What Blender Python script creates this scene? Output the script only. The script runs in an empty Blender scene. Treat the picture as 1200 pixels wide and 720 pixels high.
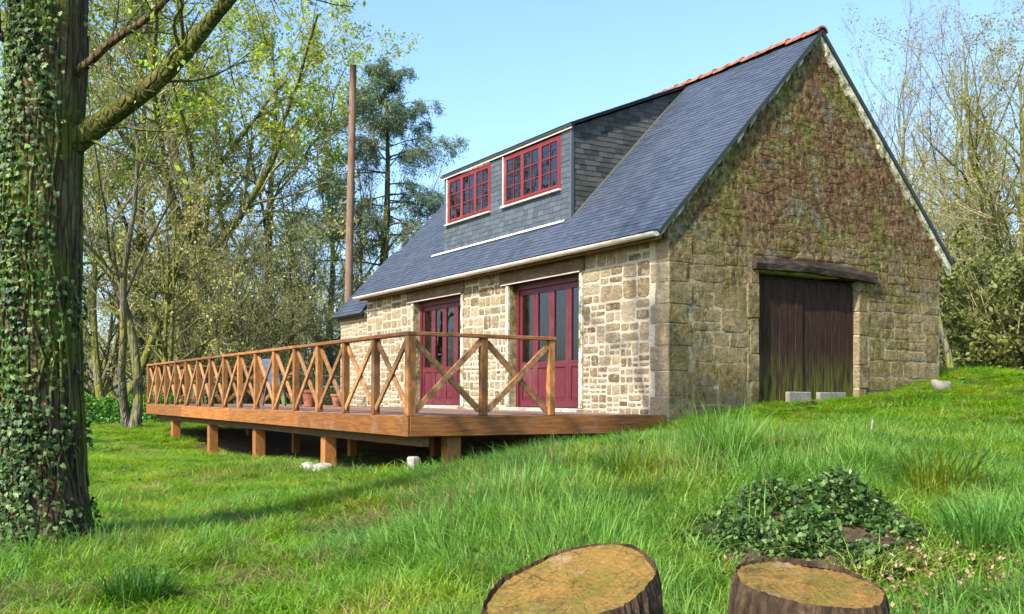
import bpy, bmesh, math, random
import numpy as np
from mathutils import Vector, Matrix

R = math.radians
rng = np.random.default_rng(7)
random.seed(7)
scene = bpy.context.scene
COL = scene.collection

# ------------------------------------------------------------------ camera
FPX, TH, V0, ROLL = 1177.8, R(30.496), 464.3, R(0.262)
CAM = np.array([10.466, -8.594, 0.237])
FW = np.array([-math.cos(TH), math.sin(TH), 0.0])
RT = np.array([math.sin(TH), math.cos(TH), 0.0])
cam_d = bpy.data.cameras.new('camera'); cam = bpy.data.objects.new('camera', cam_d); COL.objects.link(cam)
cam_d.sensor_width = 36; cam_d.sensor_fit = 'HORIZONTAL'
cam_d.lens = FPX / 1200 * 36
cam_d.shift_y = (V0 - 360) / 1200
cam_d.clip_start = 0.05; cam_d.clip_end = 3000
c_, s_ = math.cos(ROLL), math.sin(ROLL)
rv = RT * c_ + np.array([0, 0, s_]); uv = -RT * s_ + np.array([0, 0, c_])
M = Matrix.Identity(4)
for i in range(3):
    M[i][0], M[i][1], M[i][2], M[i][3] = rv[i], uv[i], -FW[i], CAM[i]
cam.matrix_world = M
scene.camera = cam

# ------------------------------------------------------------------ sky, sun, exposure
SUN_H = np.array([0.30, -0.954]); SUN_EL = R(41)
world = bpy.data.worlds.new('World'); scene.world = world; world.use_nodes = True
wn = world.node_tree.nodes; wl = world.node_tree.links
wn.clear()
sky = wn.new('ShaderNodeTexSky'); sky.sky_type = 'NISHITA'; sky.sun_disc = False
sky.sun_elevation = SUN_EL
sky.sun_rotation = math.atan2(SUN_H[0], SUN_H[1])
sky.air_density = 1.0; sky.dust_density = 2.6; sky.ozone_density = 6.0; sky.altitude = 50
bg = wn.new('ShaderNodeBackground'); bg.inputs['Strength'].default_value = 0.136
wo = wn.new('ShaderNodeOutputWorld')
wl.new(sky.outputs[0], bg.inputs['Color']); wl.new(bg.outputs[0], wo.inputs['Surface'])
sun_d = bpy.data.lights.new('sun', 'SUN'); sun = bpy.data.objects.new('sun', sun_d); COL.objects.link(sun)
sun_d.energy = 3.05; sun_d.angle = R(0.9); sun_d.color = (1.0, 0.94, 0.83)
sd = Vector((SUN_H[0] * math.cos(SUN_EL), SUN_H[1] * math.cos(SUN_EL), math.sin(SUN_EL)))
sun.rotation_euler = sd.to_track_quat('Z', 'Y').to_euler(); sun.location = (0, -20, 30)
vs = scene.view_settings
vs.view_transform = 'Standard'; vs.look = 'None'; vs.exposure = 1.6; vs.gamma = 1.0; vs.use_curve_mapping = False
scene.cycles.max_bounces = 6; scene.cycles.diffuse_bounces = 3; scene.cycles.transparent_max_bounces = 8
scene.cycles.caustics_reflective = False; scene.cycles.caustics_refractive = False

def at(u, v, depth):
    """world point seen at photo position (u, v) of a 1200x720 frame, at a given distance"""
    X, Y = u - 600, V0 - v
    return CAM + depth * (FW + RT * (X / FPX) + np.array([0, 0, Y / FPX]))

# ------------------------------------------------------------------ mesh helpers
def mesh_np(name, V, polys, tint=None, uvm=None):
    """V (n,3); polys list of int arrays (m,k). Optional per-vertex float attribute 'tint'."""
    me = bpy.data.meshes.new(name)
    V = np.asarray(V, dtype=np.float32)
    polys = [np.asarray(p, dtype=np.int32) for p in polys if len(p)]
    me.vertices.add(len(V)); me.vertices.foreach_set('co', V.ravel())
    nl = sum(p.size for p in polys); npoly = sum(len(p) for p in polys)
    me.loops.add(nl); me.polygons.add(npoly)
    me.loops.foreach_set('vertex_index', np.concatenate([p.ravel() for p in polys]))
    tot = np.concatenate([np.full(len(p), p.shape[1], dtype=np.int32) for p in polys])
    st = np.concatenate([[0], np.cumsum(tot)[:-1]]).astype(np.int32)
    me.polygons.foreach_set('loop_start', st)
    try: me.polygons.foreach_set('loop_total', tot)
    except Exception: pass
    if tint is not None:
        a = me.attributes.new('tint', 'FLOAT', 'POINT'); a.data.foreach_set('value', np.asarray(tint, dtype=np.float32))
    me.update(calc_edges=True)
    me.validate()
    return me

class MB:
    """collects shapes into one mesh"""
    def __init__(s): s.v = []; s.f = []; s.t = []
    def add(s, vs, fs, t=0.5):
        o = len(s.v); s.v += [tuple(map(float, v)) for v in vs]; s.f += [tuple(i + o for i in f) for f in fs]; s.t += [t] * len(vs)
        return s
    def box(s, a, b, t=0.5):
        x0, y0, z0 = a; x1, y1, z1 = b
        s.add([(x0,y0,z0),(x1,y0,z0),(x1,y1,z0),(x0,y1,z0),(x0,y0,z1),(x1,y0,z1),(x1,y1,z1),(x0,y1,z1)],
              [(0,3,2,1),(4,5,6,7),(0,1,5,4),(1,2,6,5),(2,3,7,6),(3,0,4,7)], t); return s
    def bar(s, p, q, w, h, up=(0,0,1), t=0.5):
        """rectangular bar from p to q, w sideways, h along up"""
        p, q, up = Vector(p), Vector(q), Vector(up); d = (q - p).normalized()
        sd_ = d.cross(up).normalized() * (w / 2); u = sd_.cross(d).normalized() * (h / 2)
        vs_ = [p - sd_ - u, p + sd_ - u, p + sd_ + u, p - sd_ + u, q - sd_ - u, q + sd_ - u, q + sd_ + u, q - sd_ + u]
        s.add(vs_, [(0,1,2,3),(7,6,5,4),(0,4,5,1),(1,5,6,2),(2,6,7,3),(3,7,4,0)], t); return s
    def prism(s, poly, f0, f1, t=0.5):
        """poly 2D, f0/f1 map 2D -> 3D for back and front"""
        n = len(poly)
        vs_ = [f0(*p) for p in poly] + [f1(*p) for p in poly]
        fs = [tuple(range(n - 1, -1, -1)), tuple(range(n, 2 * n))] + [(i, (i + 1) % n, n + (i + 1) % n, n + i) for i in range(n)]
        s.add(vs_, fs, t); return s
    def mesh(s, name, bevel=0):
        me = bpy.data.meshes.new(name); me.from_pydata(s.v, [], s.f)
        a = me.attributes.new('tint', 'FLOAT', 'POINT'); a.data.foreach_set('value', s.t)
        if bevel:
            bm = bmesh.new(); bm.from_mesh(me)
            bmesh.ops.recalc_face_normals(bm, faces=bm.faces)
            bmesh.ops.bevel(bm, geom=bm.edges[:], offset=bevel, segments=1, affect='EDGES', clamp_overlap=True)
            bm.to_mesh(me); bm.free()
        me.update(); return me

def link(name, me, mat=None, parent=None, smooth=False):
    o = bpy.data.objects.new(name, me); COL.objects.link(o)
    if mat is not None and me is not None and len(me.materials) == 0: me.materials.append(mat)
    if smooth: me.polygons.foreach_set('use_smooth', [True] * len(me.polygons))
    if parent is not None:
        o.parent = parent
        o.matrix_parent_inverse = Matrix.Translation(parent.location).inverted() if parent.parent is None else Matrix.Identity(4)
    return o
def part(name, mb, mat, parent, bevel=0, smooth=False, label=None, kind=None):
    me = mb if isinstance(mb, bpy.types.Mesh) else mb.mesh(name, bevel)
    o = link(name, me, mat, parent, smooth)
    if label: o['label'] = label
    if kind: o['kind'] = kind
    return o
def tag(o, label=None, cat=None, group=None, kind=None):
    if label: o['label'] = label
    if cat: o['category'] = cat
    if group: o['group'] = group
    if kind: o['kind'] = kind
    return o
def empty(name, loc, label, cat, group=None):
    o = bpy.data.objects.new(name, None); COL.objects.link(o); o.location = loc; o.empty_display_size = 0.2
    return tag(o, label, cat, group)

# ------------------------------------------------------------------ material helper
class NT:
    def __init__(s, name):
        s.m = bpy.data.materials.new(name); s.m.use_nodes = True
        s.n = s.m.node_tree.nodes; s.l = s.m.node_tree.links; s.n.clear()
        s.out = s.n.new('ShaderNodeOutputMaterial')
    def N(s, t, **k):
        n = s.n.new(t)
        for a, b in k.items():
            if hasattr(n, a): setattr(n, a, b)
        return n
    def set(s, sock, v):
        if hasattr(v, 'is_output') or isinstance(v, bpy.types.NodeSocket): s.l.new(v, sock)
        elif v is not None:
            if isinstance(v, (tuple, list)) and sock.type == 'RGBA' and len(v) == 3: v = (*v, 1)
            sock.default_value = v
    def pos(s): return s.N('ShaderNodeNewGeometry').outputs['Position']
    def normal(s): return s.N('ShaderNodeNewGeometry').outputs['True Normal']
    def objc(s): return s.N('ShaderNodeTexCoord').outputs['Object']
    def sep(s, v):
        n = s.N('ShaderNodeSeparateXYZ'); s.set(n.inputs[0], v); return n.outputs
    def mapping(s, v, scale=(1,1,1), rot=(0,0,0), loc=(0,0,0)):
        n = s.N('ShaderNodeMapping'); s.set(n.inputs['Vector'], v); n.inputs['Scale'].default_value = scale
        n.inputs['Rotation'].default_value = rot; n.inputs['Location'].default_value = loc; return n.outputs[0]
    def noise(s, vec=None, scale=5, detail=4, rough=0.55, dist=0, out=0):
        n = s.N('ShaderNodeTexNoise'); n.inputs['Scale'].default_value = scale; n.inputs['Detail'].default_value = detail
        n.inputs['Roughness'].default_value = rough; n.inputs['Distortion'].default_value = dist
        if vec is not None: s.l.new(vec, n.inputs['Vector'])
        return n.outputs[out]
    def voro(s, vec=None, scale=5, feature='F1', out=0):
        n = s.N('ShaderNodeTexVoronoi', feature=feature); n.inputs['Scale'].default_value = scale
        if vec is not None: s.l.new(vec, n.inputs['Vector'])
        return n.outputs[out]
    def ramp(s, fac, stops, interp='LINEAR'):
        n = s.N('ShaderNodeValToRGB'); cr = n.color_ramp; cr.interpolation = interp
        while len(cr.elements) < len(stops): cr.elements.new(0.5)
        for e, (p, c) in zip(cr.elements, stops):
            e.position = p; e.color = (*c, 1) if len(c) == 3 else c
        s.set(n.inputs[0], fac); return n.outputs[0]
    def mix(s, a, b, fac, blend='MIX'):
        n = s.N('ShaderNodeMix', data_type='RGBA', blend_type=blend)
        s.set(n.inputs[0], fac); s.set(n.inputs[6], a); s.set(n.inputs[7], b); return n.outputs[2]
    def math(s, op, a, b=None, clamp=False):
        n = s.N('ShaderNodeMath', operation=op, use_clamp=clamp); s.set(n.inputs[0], a)
        if b is not None: s.set(n.inputs[1], b)
        return n.outputs[0]
    def rangem(s, v, a, b, c=0, d=1):
        n = s.N('ShaderNodeMapRange'); s.set(n.inputs[0], v)
        for i, q in zip((1, 2, 3, 4), (a, b, c, d)): n.inputs[i].default_value = q
        return n.outputs[0]
    def attr(s, name='tint'):
        return s.N('ShaderNodeAttribute', attribute_name=name).outputs['Fac']
    def rnd(s): return s.N('ShaderNodeObjectInfo').outputs['Random']
    def hsv(s, c, h=0.5, sat=1, v=1):
        n = s.N('ShaderNodeHueSaturation'); s.set(n.inputs['Hue'], h); s.set(n.inputs['Saturation'], sat); s.set(n.inputs['Value'], v)
        s.set(n.inputs['Color'], c); return n.outputs[0]
    def bump(s, h, strength=0.5, dist=0.02, prev=None):
        n = s.N('ShaderNodeBump'); s.set(n.inputs['Height'], h); n.inputs['Strength'].default_value = strength; n.inputs['Distance'].default_value = dist
        if prev is not None: s.l.new(prev, n.inputs['Normal'])
        return n.outputs[0]
    def pbsdf(s, col, rough=0.8, spec=0.3, bump=None, **kw):
        b = s.N('ShaderNodeBsdfPrincipled'); s.set(b.inputs['Base Color'], col); s.set(b.inputs['Roughness'], rough)
        b.inputs['Specular IOR Level'].default_value = spec
        for k, v in kw.items(): s.set(b.inputs[k.replace('_', ' ')], v)
        if bump is not None: s.l.new(bump, b.inputs['Normal'])
        return b.outputs[0]
    def done(s, sh): s.l.new(sh, s.out.inputs['Surface']); return s.m
    def leafy(s, col, trans=0.42, rough=0.55, spec=0.25):
        d = s.pbsdf(col, rough, spec)
        t = s.N('ShaderNodeBsdfTranslucent'); s.set(t.inputs[0], s.hsv(col, 0.49, 1.1, 1.25))
        m = s.N('ShaderNodeMixShader'); m.inputs[0].default_value = trans; s.l.new(d, m.inputs[1]); s.l.new(t.outputs[0], m.inputs[2])
        return s.done(m.outputs[0])

MAT = {}
def mk_materials():
    # ---- stone of the walls: cream granite; the damp gable side carries moss and rusty lichen
    def gable_growth(k, p):
        """moss, rusty lichen and grey crust that cover the damp gable: returns colour and cover"""
        z = k.sep(p)[2]
        m2 = k.noise(p, 3.0, 7, .75); m3 = k.noise(k.mapping(p, (1,1,.75)), 11, 8, .8)
        hi = k.rangem(k.math('ADD', z, k.math('MULTIPLY', k.noise(p, .8, 5, .65), 3.0)), 2.9, 4.3)
        rust = k.ramp(m3, [(.37, (.025,.013,.008)), (.45, (.10,.05,.025)), (.52, (.18,.098,.045)), (.59, (.28,.18,.085)), (.68, (.42,.33,.2))])
        olive = k.ramp(m3, [(.37, (.025,.025,.007)), (.45, (.095,.085,.02)), (.52, (.18,.155,.036)), (.59, (.29,.245,.075)), (.68, (.44,.38,.2))])
        tan = k.ramp(m3, [(.37, (.06,.045,.018)), (.45, (.19,.145,.06)), (.52, (.30,.235,.105)), (.60, (.41,.33,.18)), (.7, (.52,.45,.3))])
        grey = k.ramp(m3, [(.37, (.04,.035,.022)), (.47, (.14,.125,.085)), (.56, (.25,.23,.165)), (.68, (.44,.41,.32))])
        a1 = k.noise(k.mapping(p, loc=(3,1,2)), 1.25, 5, .62); a2 = k.noise(k.mapping(p, loc=(8,4,6)), 1.7, 6, .68); a3 = k.noise(k.mapping(p, loc=(1,9,3)), 2.4, 6, .7)
        low = k.mix(tan, olive, k.rangem(a1, .44, .56))
        top = k.mix(rust, olive, k.rangem(a2, .50, .60))
        c = k.mix(low, top, hi)
        c = k.mix(c, grey, k.rangem(a3, .54, .62, 0, .85))
        mot = k.noise(k.mapping(p, (1,1,.6), loc=(7,7,1)), 5.5, 8, .82)
        c = k.mix(c, (.035,.022,.012), k.rangem(mot, .54, .62, 0, .6))
        c = k.mix(c, (.46,.41,.29), k.rangem(mot, .42, .35, 0, .65))
        cover = k.math('ADD', k.rangem(m2, .40, .58, .35, .85), k.math('MULTIPLY', hi, .5), clamp=True)
        return c, cover
    k = NT('stone'); p = k.pos(); t = k.attr()
    base = k.ramp(t, [(0, (.17,.11,.055)), (.16, (.27,.19,.10)), (.36, (.40,.305,.185)), (.56, (.32,.225,.12)), (.78, (.45,.36,.235)), (1, (.22,.155,.085))])
    n1 = k.noise(p, 9, 5, .6); n2 = k.noise(p, 60, 3, .6)
    base = k.mix(base, (.54,.45,.31), k.rangem(n1, .50, .66, 0, .85))
    base = k.mix(base, (.16,.11,.06), k.rangem(n2, .58, .8, 0, .55))
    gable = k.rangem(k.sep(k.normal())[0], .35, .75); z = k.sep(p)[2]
    gc, cov = gable_growth(k, p)
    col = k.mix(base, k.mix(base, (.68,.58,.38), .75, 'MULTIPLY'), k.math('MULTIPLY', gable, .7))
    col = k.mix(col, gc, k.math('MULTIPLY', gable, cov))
    # a little green at the foot of the front wall
    foot = k.math('MULTIPLY', k.rangem(z, .9, .1), k.rangem(n1, .52, .66))
    col = k.mix(col, (.17,.16,.05), k.math('MULTIPLY', foot, .55))
    MAT['stone'] = k.done(k.pbsdf(col, .92, .15, k.bump(k.noise(p, 20, 8, .74), 1.0, .09)))
    # ---- lime mortar
    k = NT('mortar'); p = k.pos(); n1 = k.noise(p, 4, 6, .65); n2 = k.noise(p, 40, 4, .7)
    col = k.ramp(n1, [(.3, (.50,.41,.27)), (.55, (.64,.56,.41)), (.75, (.70,.63,.50))])
    col = k.mix(col, (.3,.22,.13), k.rangem(n2, .6, .8, 0, .6))
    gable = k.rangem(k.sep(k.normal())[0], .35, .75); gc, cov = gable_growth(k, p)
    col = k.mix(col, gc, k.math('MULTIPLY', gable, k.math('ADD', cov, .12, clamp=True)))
    MAT['mortar'] = k.done(k.pbsdf(col, .95, .1, k.bump(k.noise(p, 20, 8, .76), 1.0, .07)))
    # ---- verge mortar: pale flaking lime
    k = NT('verge_lime'); p = k.pos(); n1 = k.noise(p, 7, 6, .7)
    MAT['verge_lime'] = k.done(k.pbsdf(k.ramp(n1, [(.40, (.13,.12,.05)), (.47, (.34,.31,.2)), (.58, (.60,.57,.46))]), .95, .1, k.bump(k.noise(p, 25, 6, .7), .8, .03)))
    # ---- slate
    k = NT('slate'); p = k.pos(); t = k.attr()
    col = k.ramp(t, [(0, (.031,.041,.06)), (.4, (.038,.049,.073)), (.7, (.044,.056,.081)), (1, (.053,.065,.092))])
    n1 = k.noise(p, 1.1, 6, .65); n2 = k.noise(p, 30, 5, .7)
    col = k.mix(col, (.062,.072,.10), k.rangem(n1, .48, .72, 0, .7))
    col = k.mix(col, (.06,.07,.05), k.rangem(n2, .58, .75, 0, .6))
    col = k.mix(col, (.16,.155,.10), k.math('MULTIPLY', k.rangem(k.noise(p, 22, 5, .8), .62, .68), k.rangem(k.noise(p, 1.7, 4, .6), .5, .62)))
    MAT['slate'] = k.done(k.pbsdf(col, k.rangem(n2, .3, .7, .42, .62), .4, k.bump(n2, .35, .01)))
    k = NT('mossy_slate'); p = k.pos(); t = k.attr(); n2 = k.noise(p, 12, 5, .7)
    col = k.ramp(t, [(0, (.03,.034,.036)), (.5, (.055,.06,.06)), (1, (.09,.095,.09))])
    col = k.mix(col, (.075,.075,.025), k.rangem(n2, .5, .68, 0, .75))
    MAT['mossy_slate'] = k.done(k.pbsdf(col, .8, .25, k.bump(n2, .4, .01)))
    k = NT('dormer_slate'); p = k.pos(); t = k.attr(); n2 = k.noise(p, 6, 5, .7)
    col = k.ramp(t, [(0, (.045,.055,.066)), (.5, (.06,.074,.088)), (1, (.085,.10,.115))])
    col = k.mix(col, (.055,.062,.055), k.rangem(n2, .5, .75, 0, .6))
    MAT['dormer_slate'] = k.done(k.pbsdf(col, .65, .3, k.bump(k.noise(p, 40, 4, .7), .3, .01)))
    # ---- terracotta, zinc, lead
    k = NT('terracotta'); p = k.pos(); n1 = k.noise(p, 8, 5, .7)
    col = k.ramp(n1, [(.3, (.08,.035,.025)), (.5, (.24,.085,.05)), (.72, (.36,.17,.10))])
    MAT['terracotta'] = k.done(k.pbsdf(col, .85, .2, k.bump(k.noise(p, 50, 4, .7), .4, .01)))
    k = NT('gutter_zinc'); p = k.pos(); n1 = k.noise(k.mapping(p, (.6,4,4)), 3, 5, .6)
    MAT['gutter'] = k.done(k.pbsdf(k.ramp(n1, [(.3, (.36,.32,.26)), (.7, (.62,.58,.5))]), .5, .4))
    k = NT('flashing_zinc'); p = k.pos()
    MAT['flashing'] = k.done(k.pbsdf(k.ramp(k.noise(p, 3, 4), [(.3, (.5,.54,.6)), (.7, (.78,.8,.84))]), .45, .5))
    k = NT('dark_metal_edge'); MAT['dark_edge'] = k.done(k.pbsdf((.03,.035,.035), .6, .3))
    # ---- woods
    def wood(name, c0, c1, c2, grain=(1,1,1), rough=.6, spec=.3, sc=1.0, wear=None):
        k = NT(name); p = k.mapping(k.objc(), grain)
        r = k.math('ADD', k.attr(), k.rnd())
        off = k.N('ShaderNodeVectorMath', operation='ADD'); k.l.new(p, off.inputs[0])
        cx_ = k.N('ShaderNodeCombineXYZ'); k.l.new(k.math('MULTIPLY', r, 13.7), cx_.inputs[0]); k.l.new(k.math('MULTIPLY', r, 7.1), cx_.inputs[1]); k.l.new(cx_.outputs[0], off.inputs[1])
        n1 = k.noise(off.outputs[0], 7 * sc, 6, .65, .6); n2 = k.noise(off.outputs[0], 1.6 * sc, 3, .5)
        col = k.ramp(n1, [(.28, c0), (.5, c1), (.72, c2)])
        col = k.hsv(col, 0.5, 1.0, k.rangem(k.math('FRACT', k.math('MULTIPLY', r, 3.3)), 0, 1, .62, 1.3))
        col = k.mix(col, (.19,.15,.115), k.rangem(k.noise(k.mapping(k.pos(), loc=(4,1,9)), 2.3, 6, .7), .56, .72, 0, .5))
        col = k.mix(col, c0, k.rangem(n2, .55, .75, 0, .55))
        if wear: col = wear(k, k.ramp(n1, [(.28, c0), (.5, c1), (.72, c2)]))
        return k.done(k.pbsdf(col, rough, spec, k.bump(n1, .35, .008)))
    MAT['deck_fascia'] = wood('deck_fascia', (.11,.036,.008), (.245,.088,.016), (.35,.145,.032), (.5,6,6))
    MAT['deck_fascia_y'] = wood('deck_fascia_y', (.09,.03,.008), (.19,.07,.016), (.28,.12,.03), (6,.5,6))
    MAT['rail_wood'] = wood('rail_wood', (.115,.044,.013), (.26,.105,.026), (.38,.19,.065), (3,3,1.2))
    MAT['brace_wood'] = wood('brace_wood', (.14,.056,.02), (.30,.138,.048), (.45,.26,.115), (3,3,2))
    MAT['toprail_wood'] = wood('toprail_wood', (.10,.036,.013), (.22,.08,.025), (.32,.145,.055), (.8,.8,5))
    MAT['deck_board'] = wood('deck_board', (.10,.052,.035), (.19,.105,.07), (.29,.18,.125), (.5,7,5), .7)
    MAT['joist'] = wood('joist', (.06,.03,.012), (.13,.065,.024), (.2,.1,.04), (4,.6,4), .8)
    MAT['support_wood'] = wood('support_wood', (.12,.045,.012), (.26,.105,.025), (.36,.16,.045), (5,5,.8))
    MAT['oak_beam'] = wood('oak_beam', (.014,.010,.007), (.04,.028,.02), (.09,.068,.052), (5,.7,5), .9, .1)
    MAT['lintel_wood'] = wood('lintel_wood', (.07,.04,.02), (.16,.10,.055), (.28,.2,.12), (.7,5,5), .85, .15)
    MAT['pole_wood'] = wood('pole_wood', (.085,.052,.034), (.17,.105,.068), (.26,.175,.12), (5,5,.35), .9, .1)
    def doorwear(k, col):
        z = k.sep(k.pos())[2]; n = k.noise(k.mapping(k.pos(), (1,7,.9)), 3, 5, .6)
        g = k.math('MULTIPLY', k.rangem(z, .95, .4), k.rangem(n, .40, .56))
        return k.mix(col, (.085,.10,.014), k.math('MULTIPLY', g, .8))
    MAT['barn_wood'] = wood('barn_wood', (.012,.006,.004), (.030,.015,.010), (.06,.033,.023), (6,6,.5), .85, .15, 1, doorwear)
    # ---- red joinery, glass
    def paint(name, c, rough=.45):
        k = NT(name); p = k.objc(); n = k.noise(k.mapping(p, (3,3,.7)), 5, 5, .6)
        col = k.mix(c, tuple(q * .55 for q in c), k.rangem(n, .5, .8))
        col = k.mix(col, tuple(min(1, q * 1.3 + .05) for q in c), k.rangem(k.noise(p, 2, 3), .55, .8, 0, .5))
        return k.done(k.pbsdf(col, rough, .35, k.bump(n, .15, .005)))
    MAT['red_door'] = paint('red_door_paint', (.095,.014,.019))
    MAT['red_window'] = paint('red_window_paint', (.165,.017,.018))
    MAT['white_paint'] = paint('white_paint', (.72,.69,.62), .6)
    k = NT('window_glass')
    gl = k.N('ShaderNodeBsdfGlossy'); gl.inputs['Roughness'].default_value = .02; gl.inputs['Color'].default_value = (.92,.95,.95,1)
    tr = k.N('ShaderNodeBsdfTransparent'); tr.inputs[0].default_value = (.72,.78,.76,1)
    fr = k.N('ShaderNodeFresnel'); fr.inputs['IOR'].default_value = 1.75
    n = k.noise(k.pos(), 2.2, 2); bmp = k.bump(n, .12, .02); k.l.new(bmp, gl.inputs['Normal'])
    mx = k.N('ShaderNodeMixShader'); k.l.new(fr.outputs[0], mx.inputs[0]); k.l.new(tr.outputs[0], mx.inputs[1]); k.l.new(gl.outputs[0], mx.inputs[2])
    MAT['glass'] = k.done(mx.outputs[0])
    k = NT('inner_plaster'); MAT['plaster'] = k.done(k.pbsdf(k.ramp(k.noise(k.pos(), 2, 4), [(.3, (.22,.19,.15)), (.7, (.32,.29,.24))]), .9, .1))
    k = NT('curtain'); MAT['curtain'] = k.done(k.pbsdf((.55,.44,.43), .9, .1))
    # ---- pale stone / concrete
    k = NT('pale_stone'); p = k.pos(); n = k.noise(p, 9, 6, .7)
    MAT['pale_stone'] = k.done(k.pbsdf(k.ramp(n, [(.3, (.18,.15,.11)), (.52, (.36,.32,.27)), (.72, (.50,.46,.41))]), .9, .15, k.bump(k.noise(p, 30, 6, .7), .7, .02)))
    k = NT('dull_concrete'); p = k.pos(); MAT['dull_concrete'] = k.done(k.pbsdf(k.ramp(k.noise(p, 12, 6, .7), [(.3, (.13,.12,.09)), (.7, (.26,.24,.2))]), .95, .1, k.bump(k.noise(p, 40, 5, .7), .6, .01)))
    k = NT('grey_fabric'); MAT['grey_fabric'] = k.done(k.pbsdf(k.ramp(k.noise(k.objc(), 9, 3), [(.3, (.07,.09,.125)), (.7, (.12,.15,.19))]), .8, .2))
    k = NT('chair_metal'); MAT['chair_metal'] = k.done(k.pbsdf((.05,.05,.055), .45, .4))
    # ---- ground
    k = NT('ground'); p = k.pos(); n1 = k.noise(p, .55, 5, .6); n2 = k.noise(p, 5, 6, .7); n3 = k.noise(p, 60, 4, .7)
    g = k.ramp(n2, [(.3, (.045,.09,.010)), (.5, (.095,.18,.018)), (.72, (.19,.26,.03))])
    d = k.ramp(n3, [(.3, (.07,.05,.025)), (.6, (.16,.12,.06)), (.8, (.27,.2,.11))])
    dry = k.math('MULTIPLY', k.rangem(n1, .58, .7), .55)
    MAT['ground'] = k.done(k.pbsdf(k.mix(g, d, dry), .95, .1, k.bump(k.noise(p, 35, 6, .75), .8, .04)))
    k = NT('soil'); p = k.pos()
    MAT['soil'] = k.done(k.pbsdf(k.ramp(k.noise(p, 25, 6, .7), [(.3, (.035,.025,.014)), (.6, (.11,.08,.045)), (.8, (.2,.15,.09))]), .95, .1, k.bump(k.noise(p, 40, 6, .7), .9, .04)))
    # ---- grass blades
    def grass(name, c0, c1, dry=.0):
        k = NT(name); t = k.attr(); r = k.rnd(); p = k.pos()
        col = k.mix(c0, c1, t)
        col = k.mix(col, (.29,.34,.035), k.rangem(k.noise(p, .8, 4, .6), .52, .68, 0, .75))
        col = k.mix(col, (.045,.12,.03), k.rangem(k.noise(k.mapping(p, loc=(9,3,0)), .9, 4, .6), .54, .68, 0, .6))
        col = k.hsv(col, k.rangem(r, 0, 1, .485, .515), 1, k.rangem(k.math('FRACT', k.math('MULTIPLY', r, 7.7)), 0, 1, .75, 1.2))
        if dry: col = k.mix(col, (.33,.26,.12), k.rangem(k.math('FRACT', k.math('MULTIPLY', r, 17.3)), 1 - dry, 1 - dry + .02))
        return k.leafy(col, .45, .5, .25)
    MAT['grass'] = grass('grass_blade', (.09,.20,.012), (.21,.365,.03), .05)
    MAT['long_grass'] = grass('long_grass_blade', (.09,.21,.024), (.21,.385,.075), .02)
    MAT['dark_tuft'] = grass('tuft_blade', (.025,.09,.012), (.06,.17,.02))
    MAT['dry_grass'] = grass('dry_blade', (.13,.13,.03), (.33,.26,.12), .3)
    # ---- foliage
    def leaf(name, stops, trans=.45, pn=.35, spec=.25):
        k = NT(name); t = k.attr(); p = k.pos(); r = k.rnd()
        col = k.ramp(t, stops)
        col = k.hsv(col, k.rangem(k.noise(p, pn, 3), .3, .7, .475, .52), 1, k.rangem(k.noise(k.mapping(p, loc=(5,2,7)), pn * 2.2, 3), .3, .7, .7, 1.3))
        return k.leafy(col, trans, .5, spec)
    MAT['spring_leaf'] = leaf('spring_leaf', [(0, (.15,.22,.02)), (.5, (.27,.36,.035)), (1, (.40,.47,.08))])
    MAT['olive_leaf'] = leaf('olive_leaf', [(0, (.19,.21,.04)), (.5, (.35,.36,.08)), (1, (.5,.48,.18))])
    MAT['pale_leaf'] = leaf('pale_leaf', [(0, (.16,.18,.04)), (.5, (.27,.28,.07)), (1, (.38,.37,.15))])
    MAT['cedar_leaf'] = leaf('cedar_leaf', [(0, (.07,.11,.07)), (.5, (.14,.20,.125)), (1, (.23,.30,.18))], .4)
    MAT['ever_leaf'] = leaf('evergreen_leaf', [(0, (.04,.055,.010)), (.5, (.09,.11,.02)), (1, (.17,.18,.04))], .25)
    MAT['ivy_leaf'] = leaf('ivy_leaf', [(0, (.015,.036,.007)), (.45, (.038,.082,.013)), (.8, (.085,.155,.028)), (1, (.19,.26,.08))], .2, 1.5, .3)
    MAT['hedge_leaf'] = leaf('hedge_leaf', [(0, (.04,.12,.012)), (.5, (.08,.2,.025)), (1, (.15,.3,.05))], .3, .8)
    MAT['dead_leaf'] = leaf('dead_leaf', [(0, (.09,.05,.02)), (.5, (.2,.13,.06)), (1, (.36,.26,.14))], .1, 1.5)
    def bark(name, c0, c1, c2, moss=0.0, mc=(.13,.15,.015), sc=6):
        k = NT(name); p = k.objc(); pw = k.pos(); n = k.noise(k.mapping(p, (1,1,.28)), sc, 8, .7, .5)
        col = k.ramp(n, [(.3, c0), (.52, c1), (.74, c2)])
        fis = k.rangem(k.voro(k.mapping(k.N('ShaderNodeTexCoord').outputs['Object'], (1,1,.16)), sc * 2.2, 'DISTANCE_TO_EDGE'), 0, .16)
        col = k.mix(tuple(q * .5 for q in c0), col, k.rangem(fis, 0, 1, .65, 1))
        if moss: 
            mm = k.rangem(k.noise(pw, 1.6, 6, .68), .62 - moss * .3, .72 - moss * .25)
            col = k.mix(col, k.mix(mc, tuple(q * 1.9 for q in mc), k.noise(pw, 20, 4)), mm)
        return k.done(k.pbsdf(col, .92, .12, k.bump(k.math('ADD', n, k.math('MULTIPLY', fis, .5)), 1.0, .06)))
    MAT['bark_hero'] = bark('bark_hero', (.03,.02,.011), (.115,.078,.04), (.24,.18,.10), .42, (.085,.09,.016), 9)
    MAT['bark_limb'] = bark('bark_limb', (.03,.025,.012), (.11,.10,.03), (.2,.18,.06), .5, (.075,.078,.014), 9)
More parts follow.
